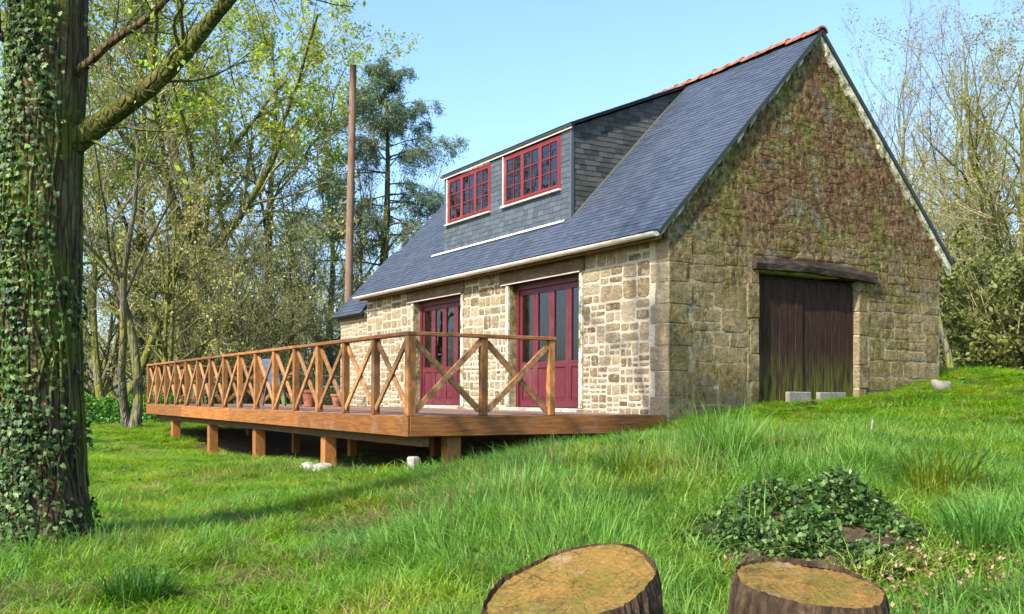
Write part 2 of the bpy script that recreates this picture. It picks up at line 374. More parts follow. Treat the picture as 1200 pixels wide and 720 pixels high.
    MAT['bark_dark'] = bark('bark_dark', (.035,.028,.018), (.10,.085,.055), (.2,.17,.11), .55, (.10,.11,.02), 4)
    MAT['bark_pale'] = bark('bark_pale', (.05,.042,.03), (.13,.112,.08), (.25,.225,.17), .55, (.11,.11,.03), 4)
    MAT['bark_mossy'] = bark('bark_mossy', (.07,.06,.03), (.17,.15,.08), (.3,.27,.18), .8, (.10,.10,.02), 4)
    MAT['twig_grey'] = bark('twig_grey', (.17,.145,.11), (.30,.26,.20), (.44,.39,.32), 0, sc=2)
    MAT['twig_olive'] = bark('twig_olive', (.17,.145,.075), (.31,.27,.15), (.46,.41,.26), 0, sc=2)
    # ---- stumps
    k = NT('stump_bark'); p = k.objc(); n = k.noise(k.mapping(p, (1,1,.35)), 14, 8, .72, .6)
    MAT['stump_bark'] = k.done(k.pbsdf(k.ramp(n, [(.3, (.012,.008,.005)), (.48, (.055,.034,.02)), (.6, (.11,.07,.04)), (.76, (.2,.14,.085))]), .9, .15, k.bump(n, 1, .05)))
    k = NT('stump_cut'); p = k.objc(); sx = k.sep(k.mapping(p, loc=(-.04,.03,0)))
    rad = k.math('SQRT', k.math('ADD', k.math('MULTIPLY', sx[0], sx[0]), k.math('MULTIPLY', sx[1], sx[1])))
    nz = k.noise(p, 5, 4, .6); nf = k.noise(p, 45, 5, .7); nm = k.noise(p, 7, 9, .82)
    ringv = k.math('SINE', k.math('MULTIPLY', k.math('ADD', rad, k.math('MULTIPLY', nz, .06)), 210))
    col = k.ramp(nm, [(.34, (.05,.032,.014)), (.42, (.13,.08,.022)), (.49, (.20,.125,.03)), (.56, (.24,.125,.03)), (.62, (.28,.185,.05)), (.72, (.30,.225,.12))])
    col = k.mix(col, k.mix(col, (.45,.32,.2), 1, 'MULTIPLY'), k.math('MULTIPLY', k.rangem(ringv, -.2, 1), .22))
    col = k.mix(col, (.12,.105,.016), k.rangem(k.noise(k.mapping(p, loc=(2,5,0)), 5, 7, .75), .48, .60, 0, .75))
    col = k.mix(col, (.30,.27,.21), k.rangem(k.noise(k.mapping(p, loc=(6,2,1)), 3.5, 6, .72), .54, .66, 0, .6))
    col = k.mix(col, (.10,.07,.025), k.rangem(nf, .58, .75, 0, .8))
    ang_ = k.math('ARCTAN2', sx[1], sx[0]); cv = k.N('ShaderNodeCombineXYZ'); k.l.new(k.math('MULTIPLY', ang_, 2.2), cv.inputs[0]); k.l.new(k.math('MULTIPLY', rad, 1.6), cv.inputs[1])
    crack = k.rangem(k.voro(cv.outputs[0], 2.4, 'DISTANCE_TO_EDGE'), .0, .022, 1, 0)
    col = k.mix(col, (.025,.016,.008), k.math('MULTIPLY', crack, .75))
    MAT['stump_cut'] = k.done(k.pbsdf(col, .9, .15, k.bump(k.math('ADD', nf, k.math('MULTIPLY', ringv, .04)), .8, .02)))
mk_materials()

# ------------------------------------------------------------------ terrain
CTRL = [(0,.08,-.06),(.15,-.3,-.22),(.3,1.6,.10),(.3,3.55,.18),(.3,4.52,.34),(.3,5.7,.62),
        (.25,-3.77,-.68),(.25,-3.0,-.62),(.25,-1.94,-.45),(.25,-.64,-.30),
        (-13.55,-3.6,-.76),(-10.1,-3.6,-1.02),(-6.85,-3.6,-.92),(-3.41,-3.6,-.88),
        (-3,0,-.55),(-7,0,-.75),(-11,0,-.8),(-1,-1.5,-.5),
        (2.23,-7.8,-.90),(10.5,-8.6,-1.2),(7.3,-6.4,-1.02),(8.4,-6.8,-1.08),(7.6,-5.5,-.88),(6.2,-4.05,-.58),
        (5.8,-3.4,-.50),(-16.9,-3.8,-.62),(1.45,3.7,.34),(-3,5,.4),(-8,6,.2),(-20,8,-.4),(-26,-2,-.6),(-30,-14,-.75),(-20,-12,-.85)]
for (u, v, D) in [(400,650,7.4),(600,600,7.6),(150,560,14),(300,600,10),(150,720,5.6),(850,545,8.6),(1150,505,11),(1190,438,18),
                  (1110,575,7),(1150,690,4.8),(1150,590,6.6),(740,560,8.3),(700,530,10),(1000,500,11),(1080,440,17),(1300,440,18),(100,505,28),(480,720,5.2),
                  (50,520,20),(-150,520,22),(-100,640,8)]:
    CTRL.append(tuple(at(u, v, D)))
# the far land: a meadow falling away left, a bank rising on the right
for a in np.linspace(0, 2 * math.pi, 17)[:-1]:
    for rr in (45, 80):
        x, y = CAM[0] + rr * math.cos(a), CAM[1] + rr * math.sin(a)
        w = (x - CAM[0]) * RT[0] + (y - CAM[1]) * RT[1]
        CTRL.append((x, y, -.6 + max(-.3, min(2.0, w * .05))))
CTRL = np.array(CTRL)
def _tps(r2): return 0.5 * r2 * np.log(np.maximum(r2, 1e-12))
_A = _tps(((CTRL[:, None, :2] - CTRL[None, :, :2]) ** 2).sum(-1)) + np.eye(len(CTRL)) * 1.2
_P = np.c_[np.ones(len(CTRL)), CTRL[:, :2]]
_S = np.block([[_A, _P], [_P.T, np.zeros((3, 3))]])
_W = np.linalg.solve(_S, np.r_[CTRL[:, 2], 0, 0, 0])
def ground_z(x, y):
    x = np.atleast_1d(np.asarray(x, float)); y = np.atleast_1d(np.asarray(y, float))
    sh = x.shape; x = x.ravel(); y = y.ravel()
    dx, dy = x - CAM[0], y - CAM[1]; rr = np.hypot(dx, dy); kf = np.minimum(1, 75 / np.maximum(rr, 1e-6))
    xx, yy = CAM[0] + dx * kf, CAM[1] + dy * kf
    out = np.empty(len(x))
    for i in range(0, len(x), 20000):
        s = slice(i, i + 20000)
        r2 = (xx[s, None] - CTRL[:, 0]) ** 2 + (yy[s, None] - CTRL[:, 1]) ** 2
        out[s] = _tps(r2) @ _W[:len(CTRL)] + _W[len(CTRL)] + _W[len(CTRL) + 1] * xx[s] + _W[len(CTRL) + 2] * yy[s]
    # small humps
    out += (.030 * np.sin(1.9 * x + .7 * y) * np.sin(1.3 * y - .4 * x) + .018 * np.sin(4.1 * x + 1.0) * np.sin(3.7 * y + 2.0)) * np.clip((rr - 1) / 3, 0, 1)
    return out.reshape(sh)
def gz(x, y): return float(ground_z(x, y)[0])

def build_ground():
    rr = np.r_[np.linspace(0.0, 26, 105), np.geomspace(27, 1500, 40)]
    na = 220; aa = np.linspace(0, 2 * math.pi, na, endpoint=False)
    X = CAM[0] + rr[:, None] * np.cos(aa); Y = CAM[1] + rr[:, None] * np.sin(aa); Z = ground_z(X, Y)
    V = np.stack([X, Y, Z], -1).reshape(-1, 3)
    i = np.arange(len(rr) - 1)[:, None] * na; j = np.arange(na)[None]; jn = (j + 1) % na
    Q = np.stack([i + j, i + na + j, i + na + jn, i + jn], -1).reshape(-1, 4)
    o = link('ground', mesh_np('ground', V, [Q]), MAT['ground'], smooth=True)
    tag(o, kind='structure', label='grassy sloping ground around the house')
build_ground()

# ------------------------------------------------------------------ house
W, L = 5.56, -10.5
ZE, ZR, OV, VG = 2.443, 5.608, .22, .055
YR = W / 2
PITCH = (ZR - ZE) / (YR + OV); NL = math.hypot(1, PITCH)
D1 = (-4.22, -2.10); D2 = (-8.04, -5.96); DZ = (.05, 2.13)
BD = (1.59, 3.68); BZ = 2.0
DX0, DX1, DY, DZ0 = -7.47, -2.95, .40, 3.09       # dormer face
DTOP = 4.55
house = empty('stone_house', (-5.2, 2.7, 0), 'stone house with slate roof, wide dormer and mossy gable end', 'house')

# --- wall cores (lime mortar), stones sit proud of them
mb = MB()
for x0, x1, z0, z1 in [(L, D2[0], -1.6, 2.42), (D2[1], D1[0], -1.6, 2.42), (D1[1], -.5, -1.6, 2.42),
                       (D2[0], D2[1], -1.6, DZ[0] - .10), (D1[0], D1[1], -1.6, DZ[0] - .10), (D2[0], D2[1], 2.33, 2.42), (D1[0], D1[1], 2.33, 2.42)]:
    mb.box((x0, 0, z0), (x1, .5, z1))
front_wall = part('front_wall', mb, MAT['mortar'], house, label='sunlit cream rubble stone front wall')
mb = MB()
fx0 = lambda a, b: (-.5, a, b)
fx1 = lambda a, b: (0, a, b)
roofz = lambda y: ZE + PITCH * (min(y, W - y) + OV) - .10
for poly in [[(0, -1.2), (BD[0], -1.2), (BD[0], BZ + .02), (0, BZ + .02)],
             [(BD[1], -1.2), (W, -1.2), (W, BZ + .02), (BD[1], BZ + .02)],
             [(0, BZ + .02), (W, BZ + .02), (W, roofz(W)), (YR, roofz(YR)), (0, roofz(0))]]:
    mb.prism(poly, fx0, fx1)
gable_wall = part('gable_wall', mb, MAT['mortar'], house, label='shaded gable wall overgrown with moss and rusty lichen')
mb = MB().box((L, W - .5, -.8), (-.5, W, 2.42))
part('back_wall', mb, MAT['mortar'], house)
mb = MB().prism([(.5, -1.6), (W - .5, -1.6), (W - .5, 2.4), (W-.5, roofz(.5)), (YR, roofz(YR)), (.5, roofz(.5))], lambda a, b: (L, a, b), lambda a, b: (L + .45, a, b))
part('end_wall', mb, MAT['mortar'], house)
part('inner_floor', MB().box((L + .45, .5, -.06), (-.5, W - .5, .03)), MAT['plaster'], house)
part('inner_wall', MB().box((L + .45, 3.0, .03), (-.5, 3.08, 2.6)).box((-5.2, .55, .03), (-5.1, 3.0, 2.6)), MAT['plaster'], house)
part('upper_floor', MB().box((L + .45, .52, 2.6), (-.5, W - .5, 2.75)), MAT['plaster'], house)

# --- stone laying
def clip(poly, a, b, c):
    """keep a*x + b*y <= c"""
    out = []
    for i in range(len(poly)):
        p, q = poly[i], poly[(i + 1) % len(poly)]
        fp, fq = a * p[0] + b * p[1] - c, a * q[0] + b * q[1] - c
        if fp <= 0: out.append(p)
        if fp * fq < 0:
            t = fp / (fp - fq); out.append((p[0] + t * (q[0] - p[0]), p[1] + t * (q[1] - p[1])))
    return out
def parea(p): return .5 * sum(p[i][0] * p[(i + 1) % len(p)][1] - p[(i + 1) % len(p)][0] * p[i][1] for i in range(len(p)))
def split_rects(x0, y0, x1, y1, amin, amax, asp=(1.0, 2.6)):
    out = []
    def rec(x0, y0, x1, y1):
        w, h = x1 - x0, y1 - y0; A = w * h
        target = random.uniform(amin, amax) * (2.0 if random.random() < .12 else 1)
        if (A < target and w < h * 3.2 and h < w * 1.5) or (w < .14 and h < .14): out.append((x0, y0, x1, y1)); return
        if w > h * random.uniform(1.3, 2.3): 
            m = x0 + w * random.uniform(.36, .64); rec(x0, y0, m, y1); rec(m, y0, x1, y1)
        else:
            m = y0 + h * random.uniform(.38, .62); rec(x0, y0, x1, m); rec(x0, m, x1, y1)
    rec(x0, y0, x1, y1); return out
def stone_geo(poly, gap, h, fmap):
    """irregular polygon -> proud stone: verts, faces"""
    n = len(poly); cx = sum(p[0] for p in poly) / n; cy = sum(p[1] for p in poly) / n
    sw = max(p[0] for p in poly) - min(p[0] for p in poly); sh = max(p[1] for p in poly) - min(p[1] for p in poly)
    if sw < .05 or sh < .045 or parea(poly) < .004: return None
    j = min(sw, sh) * .07
    pts = []
    for i in range(n):   # cut the corners, wobble the outline
        p, q = poly[i], poly[(i + 1) % n]
        for t in (.13 + random.uniform(-.07, .07), .5, .87 + random.uniform(-.07, .07)):
            if t == .5 and math.dist(p, q) < .12: continue
            pts.append([p[0] + (q[0] - p[0]) * t + random.uniform(-j, j) * .6, p[1] + (q[1] - p[1]) * t + random.uniform(-j, j) * .6])
    def inset(d):
        kx, ky = max(.3, 1 - 2 * d / sw), max(.3, 1 - 2 * d / sh)
        return [(cx + (a - cx) * kx, cy + (b - cy) * ky) for a, b in pts]
    m = len(pts); tx, ty = random.uniform(-.05, .05), random.uniform(-.05, .05)
    r0 = [fmap(a, b, -.02) for a, b in inset(gap)]
    r1 = [fmap(a, b, h * .62) for a, b in inset(gap + .004)]
    r2 = [fmap(a, b, h * (1 + 3 * tx * (a - cx) + 3 * ty * (b - cy)) + random.uniform(-.002, .002)) for a, b in inset(gap + min(.011, min(sw, sh) * .1))]
    V = r0 + r1 + r2 + [fmap(cx, cy, h + random.uniform(0, .005))]
    F = []
    for r in (0, 1):
        F += [(r * m + i, r * m + (i + 1) % m, (r + 1) * m + (i + 1) % m, (r + 1) * m + i) for i in range(m)]
    F += [(2 * m + i, 2 * m + (i + 1) % m, 3 * m) for i in range(m)]
    return V, F
stones = []   # (visible size, wall, V, F, tint)
def lay(region, wall, fmap, amin, amax, gap, hmin, hmax, clips=(), tints=(0, 1), depth=None):
    x0, y0, x1, y1 = region
    for a in split_rects(x0, y0, x1, y1, amin, amax):
        poly = [(a[0], a[1]), (a[2], a[1]), (a[2], a[3]), (a[0], a[3])]
        for c in clips:
            poly = clip(poly, *c)
            if len(poly) < 3: break
        if len(poly) < 3: continue
        g = stone_geo(poly, gap * random.uniform(.7, 1.4), random.uniform(hmin, hmax), fmap)
        if not g: continue
        c = np.mean(np.array(g[0]), 0); dep = float((c - CAM) @ FW)
        obl = .42 if wall is front_wall else .85
        stones.append((parea(poly) * obl / dep ** 2, wall, g[0], g[1], random.uniform(*tints)))
def lay_rubble(region, wall, fmap, cw, ch, gap, hmin, hmax, clips=(), tints=(0, 1), jit=.48):
    """irregular rubble: cells around scattered seeds, wider than high, rows loosely kept"""
    x0, y0, x1, y1 = region; pts = []
    r = 0; y = y0 - ch
    while y < y1 + ch:
        x = x0 - cw * random.uniform(.3, 1.2); rowh = ch * random.uniform(.7, 1.35)
        while x < x1 + cw:
            w = cw * random.choice([.55, .7, .9, 1.0, 1.3, 1.7]); pts.append(((x + w / 2 + random.uniform(-.2, .2) * w), (y + rowh / 2 + random.uniform(-jit, jit) * rowh))); x += w
        y += rowh; r += 1
    A = np.array(pts); asp = cw / ch
    Q = A * [1, asp]
    for i in range(len(A)):
        if not (x0 - .05 < A[i, 0] < x1 + .05 and y0 - .05 < A[i, 1] < y1 + .05): continue
        d2 = ((Q - Q[i]) ** 2).sum(1); nb_ = np.argsort(d2)[1:15]
        poly = [(x0, y0), (x1, y0), (x1, y1), (x0, y1)]
        for j_ in nb_:     # bisector in the stretched metric
            n_ = Q[j_] - Q[i]; c = (Q[j_] @ Q[j_] - Q[i] @ Q[i]) / 2
            poly = clip(poly, n_[0], n_[1] * asp, c)
            if len(poly) < 3: break
        for c in clips:
            if len(poly) >= 3: poly = clip(poly, *c)
        if len(poly) < 3: continue
        g = stone_geo(poly, gap * random.uniform(.6, 1.5), random.uniform(hmin, hmax), fmap)
        if not g: continue
        c = np.mean(np.array(g[0]), 0); dep = float((c - CAM) @ FW)
        stones.append((parea(poly) * (.42 if wall is front_wall else .85) / dep ** 2, wall, g[0], g[1], random.uniform(*tints)))
ff = lambda a, b, h: (a, -h, b)
fg = lambda a, b, h: (h, a, b)
ZL = 2.14
# front wall: panels between the openings (large dressed jamb stones come first)
for (x0, x1) in [(L + .02, D2[0] - .02), (D2[1] + .02, D1[0] - .02), (D1[1] + .02, -.42)]:
    zz = [-.25, .42, 1.0, 1.6, 2.12, 2.40] if x1 > -1 else [-.1, .5, 1.1, 1.65, 2.38]
    for z0, z1 in zip(zz[:-1], zz[1:]):
        if z0 < .6: lay((x0, z0, x1, z1), front_wall, ff, .014, .055, .013, .003, .011)
        else: lay((x0, z0, x1, z1), front_wall, ff, .03, .12, .013, .003, .010)
# gable: below the door head left and right, then up to the rakes
rk = [(-PITCH, 1, ZE + PITCH * OV - .24), (PITCH, 1, ZE + PITCH * (W + OV) - .24)]
lay((.385, -.35, BD[0] - .20, .70), gable_wall, fg, .12, .3, .008, .002, .009)
lay((.385, .70, BD[0] - .20, 1.45), gable_wall, fg, .05, .2, .008, .002, .010)
lay((.385, 1.45, BD[0] - .20, 2.34), gable_wall, fg, .03, .14, .006, .001, .010)
lay((BD[1] + .20, -.2, W - .02, .8), gable_wall, fg, .08, .24, .008, .002, .009)
lay((BD[1] + .20, .8, W - .02, 2.34), gable_wall, fg, .035, .16, .007, .002, .010)
lay_rubble((BD[0] - .20, 2.24, BD[1] + .20, 2.34), gable_wall, fg, .22, .1, .005, .002, .012, jit=.2)
lay_rubble((.05, 2.34, W - .05, 5.4), gable_wall, fg, .24, .12, .003, .001, .007, rk, jit=.42)
stones.sort(key=lambda s: -s[0])
rest = {}
for i, (sz, wall, V, F, t) in enumerate(stones):
    if i < 300: part('stone', MB().add(V, F, t), MAT['stone'], wall)
    else: rest.setdefault(wall.name, MB()).add(V, F, t)
for wall in (front_wall, gable_wall):
    if wall.name in rest: part('rubble_stone', rest[wall.name], MAT['stone'], wall, kind='stuff')
# corner quoins and door jambs
def rough_block(a, b, j=.008, bevel=.018, t=.5):
    bm_ = MB().box(a, b, t); bm_.v = [tuple(c + random.uniform(-j, j) for c in v) for v in bm_.v]
    return bm_.mesh('block', bevel)
z = -.62; i = 0
while z < 2.36:
    hgt = random.choice([.26, .3, .34, .42]); z1 = min(z + hgt, 2.38)
    lx, ly = ((.40, .30), (.30, .38))[i % 2]
    part('quoin', rough_block((-lx, -.012, z + .005), (.012, ly, z1 - .005), .006, .008, t=random.choice([.3, .42, .5, .65, .85])), MAT['stone'], house)
    z = z1; i += 1
for yj, s in ((BD[0], -1), (BD[1], 1)):
    z = .0; i = 0
    while z < 1.98:
        z1 = min(z + random.uniform(.3, .5), 2.0); wd = (.14, .2)[i % 2]
        y0, y1 = (yj - wd, yj + .012) if s < 0 else (yj - .012, yj + wd)
        part('jamb_stone', rough_block((-.32, y0, z + .006), (.018, y1, z1 - .006), .010, .010, t=random.uniform(.2, .7)), MAT['stone'], house)
        z = z1; i += 1

# --- timber over the openings, thresholds
for d in (D1, D2):
    part('lintel', MB().box((d[0] - .30, -.035, 2.135), (d[1] + .12, .3, 2.34), .4), MAT['lintel_wood'], house, .006)
    part('drip_strip', MB().box((d[0] - .22, -.055, 2.112), (d[1] + .04, -.036, 2.134)), MAT['gutter'], house, label='pale strip along the foot of the door lintel')
    part('threshold', rough_block((d[0] - .12, -.14, -.045), (d[1] + .10, .42, .05), .006, .012), MAT['pale_stone'], house, label='pale stone threshold under the glazed doors')
    for xs, s in ((d[0], -1), (d[1], 1)):   # pale rendered reveals
        x0, x1 = (xs - .09, xs - .001) if s < 0 else (xs + .001, xs + .09)
        part('reveal', MB().box((x0, -.03, .06), (x1, .17, 2.10)), MAT['verge_lime'], house)
part('wall_plate', MB().box((L, -.05, 2.345), (-.06, .2, 2.44), .2), MAT['lintel_wood'], house, .006, label='brown timber wall plate under the gutter')

# --- glazed doors: four narrow leaves each, glass above, boarded panel below
def glazed_door(d, label):
    n = 4; x0, x1 = d[0] + .02, d[1] - .02; y0, y1 = .16, .22
    root = part('glazed_door', MB().box((x0 - .02, y0 - .03, .05), (x0 + .05, y1 + .03, 2.13)).box((x1 - .05, y0 - .03, .05), (x1 + .02, y1 + .03, 2.13))
                .box((x0 + .05, y0 - .03, 2.02), (x1 - .05, y1 + .03, 2.13)), MAT['red_door'], house, .004, label=label)
    xa, xb = x0 + .052, x1 - .052; w = (xb - xa) / n
    for i in range(n):
        a, b = xa + i * w + .003, xa + (i + 1) * w - .003; st = .075
        lf = MB().box((a, y0, .06), (a + st, y1, 2.015)).box((b - st, y0, .06), (b, y1, 2.015)).box((a + st, y0, 1.93), (b - st, y1, 2.015))
        lf.box((a + st, y0, .06), (b - st, y1, .17)).box((a + st, y0, .70), (b - st, y1, .80))
        part('door_leaf', lf, MAT['red_door'], root, .004)
        part('panel', MB().box((a + st + .001, y0 + .018, .171), (b - st - .001, y1 - .014, .699)).box((a + st + .03, y0 + .008, .21), (b - st - .03, y0 + .0175, .66)), MAT['red_door'], root, .003)
        part('pane', MB().box((a + st + .001, y0 + .024, .801), (b - st - .001, y0 + .032, 1.929)), MAT['glass'], root)
    hx = xa + 2 * w
    part('door_handle', MB().box((hx - .055, y0 - .05, 1.03), (hx - .035, y0 - .001, 1.05)).box((hx - .14, y0 - .062, 1.028), (hx - .035, y0 - .05, 1.052)), MAT['chair_metal'], root)
glazed_door(D1, 'wine red glazed doors nearest the gable corner')
glazed_door(D2, 'wine red glazed doors behind the corner of the deck')

# --- barn door in the gable
bx = -.13
barn = part('barn_door', MB().box((bx - .09, BD[0] - .02, .1), (bx - .02, BD[0] + .05, 1.98)).box((bx - .09, BD[1] - .05, .1), (bx - .02, BD[1] + .02, 1.98)).box((bx - .09, BD[0] + .05, 1.88), (bx - .02, BD[1] - .05, 1.98)),
            MAT['barn_wood'], house, label='weathered dark plank barn door, green with moss at its foot')
ya = BD[0] + .03; ye = BD[1] - .03; n = 13; wv = (ye - ya) / n
for i in range(n):
    dx = random.uniform(-.008, .008) + (.02 if i < 6 else 0)
    zt = 1.93 + random.uniform(-.01, .01); zb = .13 + random.uniform(-.02, .03)
    me = MB().box((bx + dx, ya + i * wv + .004, zb), (bx + dx + .03, ya + (i + 1) * wv - .004, zt), random.random()).mesh('plank', .004)
    part('plank', me, MAT['barn_wood'], barn)
# warped oak lintel
mb = MB(); N_ = 12; ys = np.linspace(BD[0] - .12, BD[1] + .30, N_ + 1)
ring = []
for i, y in enumerate(ys):
    t = i / N_; cz_ = 2.115 + .045 * math.sin(math.pi * t) - .055 * t + random.uniform(-.006, .006); hh = .10 + random.uniform(-.008, .008) - .02 * abs(t - .5)
    ring.append([(-.34, y, cz_ - hh), (.085 + random.uniform(-.01, .01), y, cz_ - hh + .012), (.10 + random.uniform(-.012, .012), y, cz_), (.075, y, cz_ + hh - .01), (-.34, y, cz_ + hh)])
V = [p for r in ring for p in r]; F = [(i * 5 + k, i * 5 + (k + 1) % 5, (i + 1) * 5 + (k + 1) % 5, (i + 1) * 5 + k) for i in range(N_) for k in range(5)]
F += [(0, 4, 3, 2, 1), tuple(N_ * 5 + k for k in range(5))]
part('door_lintel', MB().add(V, F), MAT['oak_beam'], house, label='dark warped oak beam over the barn door')

# --- roof
def yz(y, off=0):   # point on front slope, offset along the normal
    return (y - PITCH / NL * off, ZE + PITCH * (y + OV) + off / NL)
roof = part('roof', MB().prism([(-OV, ZE - .05), (YR, ZR - .05), (W + OV, ZE - .05), (W + OV, ZE - .008), (YR, ZR - .008), (-OV, ZE - .008)][::-1],
            lambda a, b: (L - .03, a, b), lambda a, b: (VG, a, b)), MAT['dark_edge'], house, label='steep blue grey slate roof')
def lay_slates(mb, poly, fmap, wid, exp, thick=.009, tr=(0, 1), lift=.011, broken=0.0):
    """slates over a convex 2D polygon (u across, v upslope); fmap(u, v, h) -> 3D"""
    us = [p[0] for p in poly]; vs_ = [p[1] for p in poly]
    edges = []
    for i in range(len(poly)):
        p, q = poly[i], poly[(i + 1) % len(poly)]
        a, b = q[1] - p[1], -(q[0] - p[0]); edges.append((a, b, a * p[0] + b * p[1]))
    r = 0; v = min(vs_)
    while v < max(vs_):
        u = min(us) - wid * (.5 if r % 2 else 0) - random.uniform(0, .02)
        while u < max(us):
            w = wid * random.uniform(.88, 1.12)
            dv = random.uniform(-.006, .006)
            q = [(u + .002, v + dv), (u + w - .002, v + dv + random.uniform(-.003, .003)), (u + w - .002, v + exp * 1.25), (u + .002, v + exp * 1.25)]
            for e in edges:
                q = clip(q, *e)
                if len(q) < 3: break
            if len(q) >= 3 and parea(q) > .0006:
                h0 = random.uniform(0, .003)
                hf = lambda vv: lift * max(0.0, 1 - (vv - v) / (exp * 1.25)) + h0
                mb.prism(q, lambda a, b: fmap(a, b, hf(b) - .001), lambda a, b: fmap(a, b, hf(b) + thick * .6), random.uniform(*tr))
            u += w
        v += exp; r += 1
def front(u, v, h):   # v = distance up the slope from the eave
    y, z_ = yz(-OV + v / NL, h); return (u, y, z_)
SL = (YR + OV) * NL
vD = (DY + OV) * NL
mb = MB()
for poly in [[(L - .04, 0), (VG + .02, 0), (VG + .02, vD), (L - .04, vD)], [(DX1 + .01, vD), (VG + .02, vD), (VG + .02, SL), (DX1 + .01, SL)], [(L - .04, vD), (DX0 - .01, vD), (DX0 - .01, SL), (L - .04, SL)]]:
    lay_slates(mb, poly, front, .17, .085, lift=.008, thick=.007)
part('slates', mb, MAT['slate'], roof, kind='stuff')
mb = MB()
def back(u, v, h): x, y, z_ = front(-u, v, h); return (x, W - y, z_)
lay_slates(mb, [(-VG, 0), (-L + .04, 0), (-L + .04, SL), (-VG, SL)], back, .32, .17)
part('back_slates', mb, MAT['slate'], roof, kind='stuff')
# verge boards along the gable and pale mortar beneath
for s in (0, 1):
    f = (lambda y: y) if s == 0 else (lambda y: W - y)
    mb = MB()
    for i in range(26):
        ya_, yb_ = -OV + (YR + OV) * i / 26, -OV + (YR + OV) * (i + 1) / 26
        za, zb = ZE + PITCH * (ya_ + OV) - .05, ZE + PITCH * (yb_ + OV) - .05
        wd = random.uniform(.07, .17) if s else random.uniform(.015, .085)
        poly = [(f(ya_), za - wd - random.uniform(0, .04)), (f(yb_), zb - wd), (f(yb_), zb), (f(ya_), za)]
        if s: poly = poly[::-1]
        mb.prism(poly, lambda a, b: (-.02, a, b), lambda a, b: (.036 + (.012 if s else 0), a, b), random.random())
    part('verge_mortar', mb, MAT['verge_lime'], roof)
    p0, p1 = (f(-OV - .02), ZE - .045), (f(YR), ZR - .005)
    part('verge_board', MB().bar((VG + .012, p0[0], p0[1]), (VG + .012, p1[0], p1[1]), .022, .055, (0, -PITCH if s == 0 else PITCH, 1)), MAT['dark_edge'], roof)
# ridge tiles
def ridge_tile_mesh():
    V, F = [], []
    prof = [(0.0, .115), (.06, .115), (.065, .105), (.33, .098)]
    K = 9
    for x, r in prof:
        for k in range(K):
            a = R(8) + (math.pi - R(16)) * k / (K - 1); V.append((x, r * 1.0 * math.cos(a), r * .95 * math.sin(a)))
    for i in range(len(prof) - 1):
        F += [(i * K + k, i * K + k + 1, (i + 1) * K + k + 1, (i + 1) * K + k) for k in range(K - 1)]
    b = len(V)
    for k in range(K): a = R(8) + (math.pi - R(16)) * k / (K - 1); V.append((0, .088 * math.cos(a), .082 * math.sin(a)))
    F += [(k, b + k, b + k + 1, k + 1) for k in range(K - 1)]
    return MB().add(V, F).mesh('ridge_tile')
rt = ridge_tile_mesh(); rt.materials.append(MAT['terracotta'])
x = VG + .03
while x > L:
    o = link('ridge_tile', rt, None, roof); o.location = (x, YR, ZR - .03 + random.uniform(-.008, .008)); o.rotation_euler = (random.uniform(-.05, .05), random.uniform(-.02, .02), math.pi)
    x -= .325
# gutter: half-round zinc with end stop
def half_pipe(x0, x1, y, z_, r, n=9, t=.006):
    V, F = [], []
    for x in (x0, x1):
        for rr in (r, r - t):
            for k in range(n): a = math.pi + math.pi * k / (n - 1); V.append((x, y + rr * math.cos(a), z_ + rr * math.sin(a)))
    for k in range(n - 1):
        F += [(k, k + 1, 2 * n + k + 1, 2 * n + k), (n + k + 1, n + k, 3 * n + k, 3 * n + k + 1)]
    F += [(0, 2 * n, 3 * n, n), (n - 1, 2 * n - 1, 4 * n - 1, 3 * n - 1)]
    F += [tuple(range(n)), tuple(range(2 * n, 3 * n))]
    return MB().add(V, F)
part('gutter', half_pipe(L - .05, VG + .0, -OV - .055, ZE - .035, .062), MAT['gutter'], roof, label='pale half round gutter along the front eave')
part('eave_board', MB().box((L, -OV + .03, ZE - .12), (VG - .02, -OV + .05, ZE - .048)), MAT['lintel_wood'], roof)

# --- dormer (shed type, running back to the ridge)
DP = (ZR - .03 - (DTOP + .02)) / (YR - (DY - .05))          # dormer roof pitch
dorm = part('dormer', MB().box((DX0 + .02, DY + .02, DZ0 - .05), (DX0 + .06, DY + .3, DTOP)).box((DX1 - .06, DY + .02, DZ0 - .05), (DX1 - .02, DY + .3, DTOP)), MAT['lintel_wood'], house,
            label='wide slate clad shed dormer rising to the ridge')
WN = [(-7.32, -5.60, 3.62, 4.51), (-5.10, -3.26, 3.62, 4.51)]
mb = MB(); core = MB()
fd = lambda u, v, h: (u, DY - h, v)
polys = [(DX0, DZ0, DX1, WN[0][2] - .03), (DX0, WN[0][2] - .03, WN[0][0] - .02, DTOP), (WN[0][1] + .02, WN[0][2] - .03, WN[1][0] - .02, DTOP), (WN[1][1] + .02, WN[0][2] - .03, DX1, DTOP)]
for a, b, c, d in polys:
    lay_slates(mb, [(a, b), (c, b), (c, d), (a, d)], fd, .17, .09, tr=(.1, .9), lift=.008); core.box((a + .001, DY, b), (c - .001, DY + .05, d))
part('dormer_face', core, MAT['dark_edge'], dorm)
part('face_slates', mb, MAT['dormer_slate'], dorm, kind='stuff')
dz = lambda y: DTOP + .02 + DP * (y - (DY - .05))
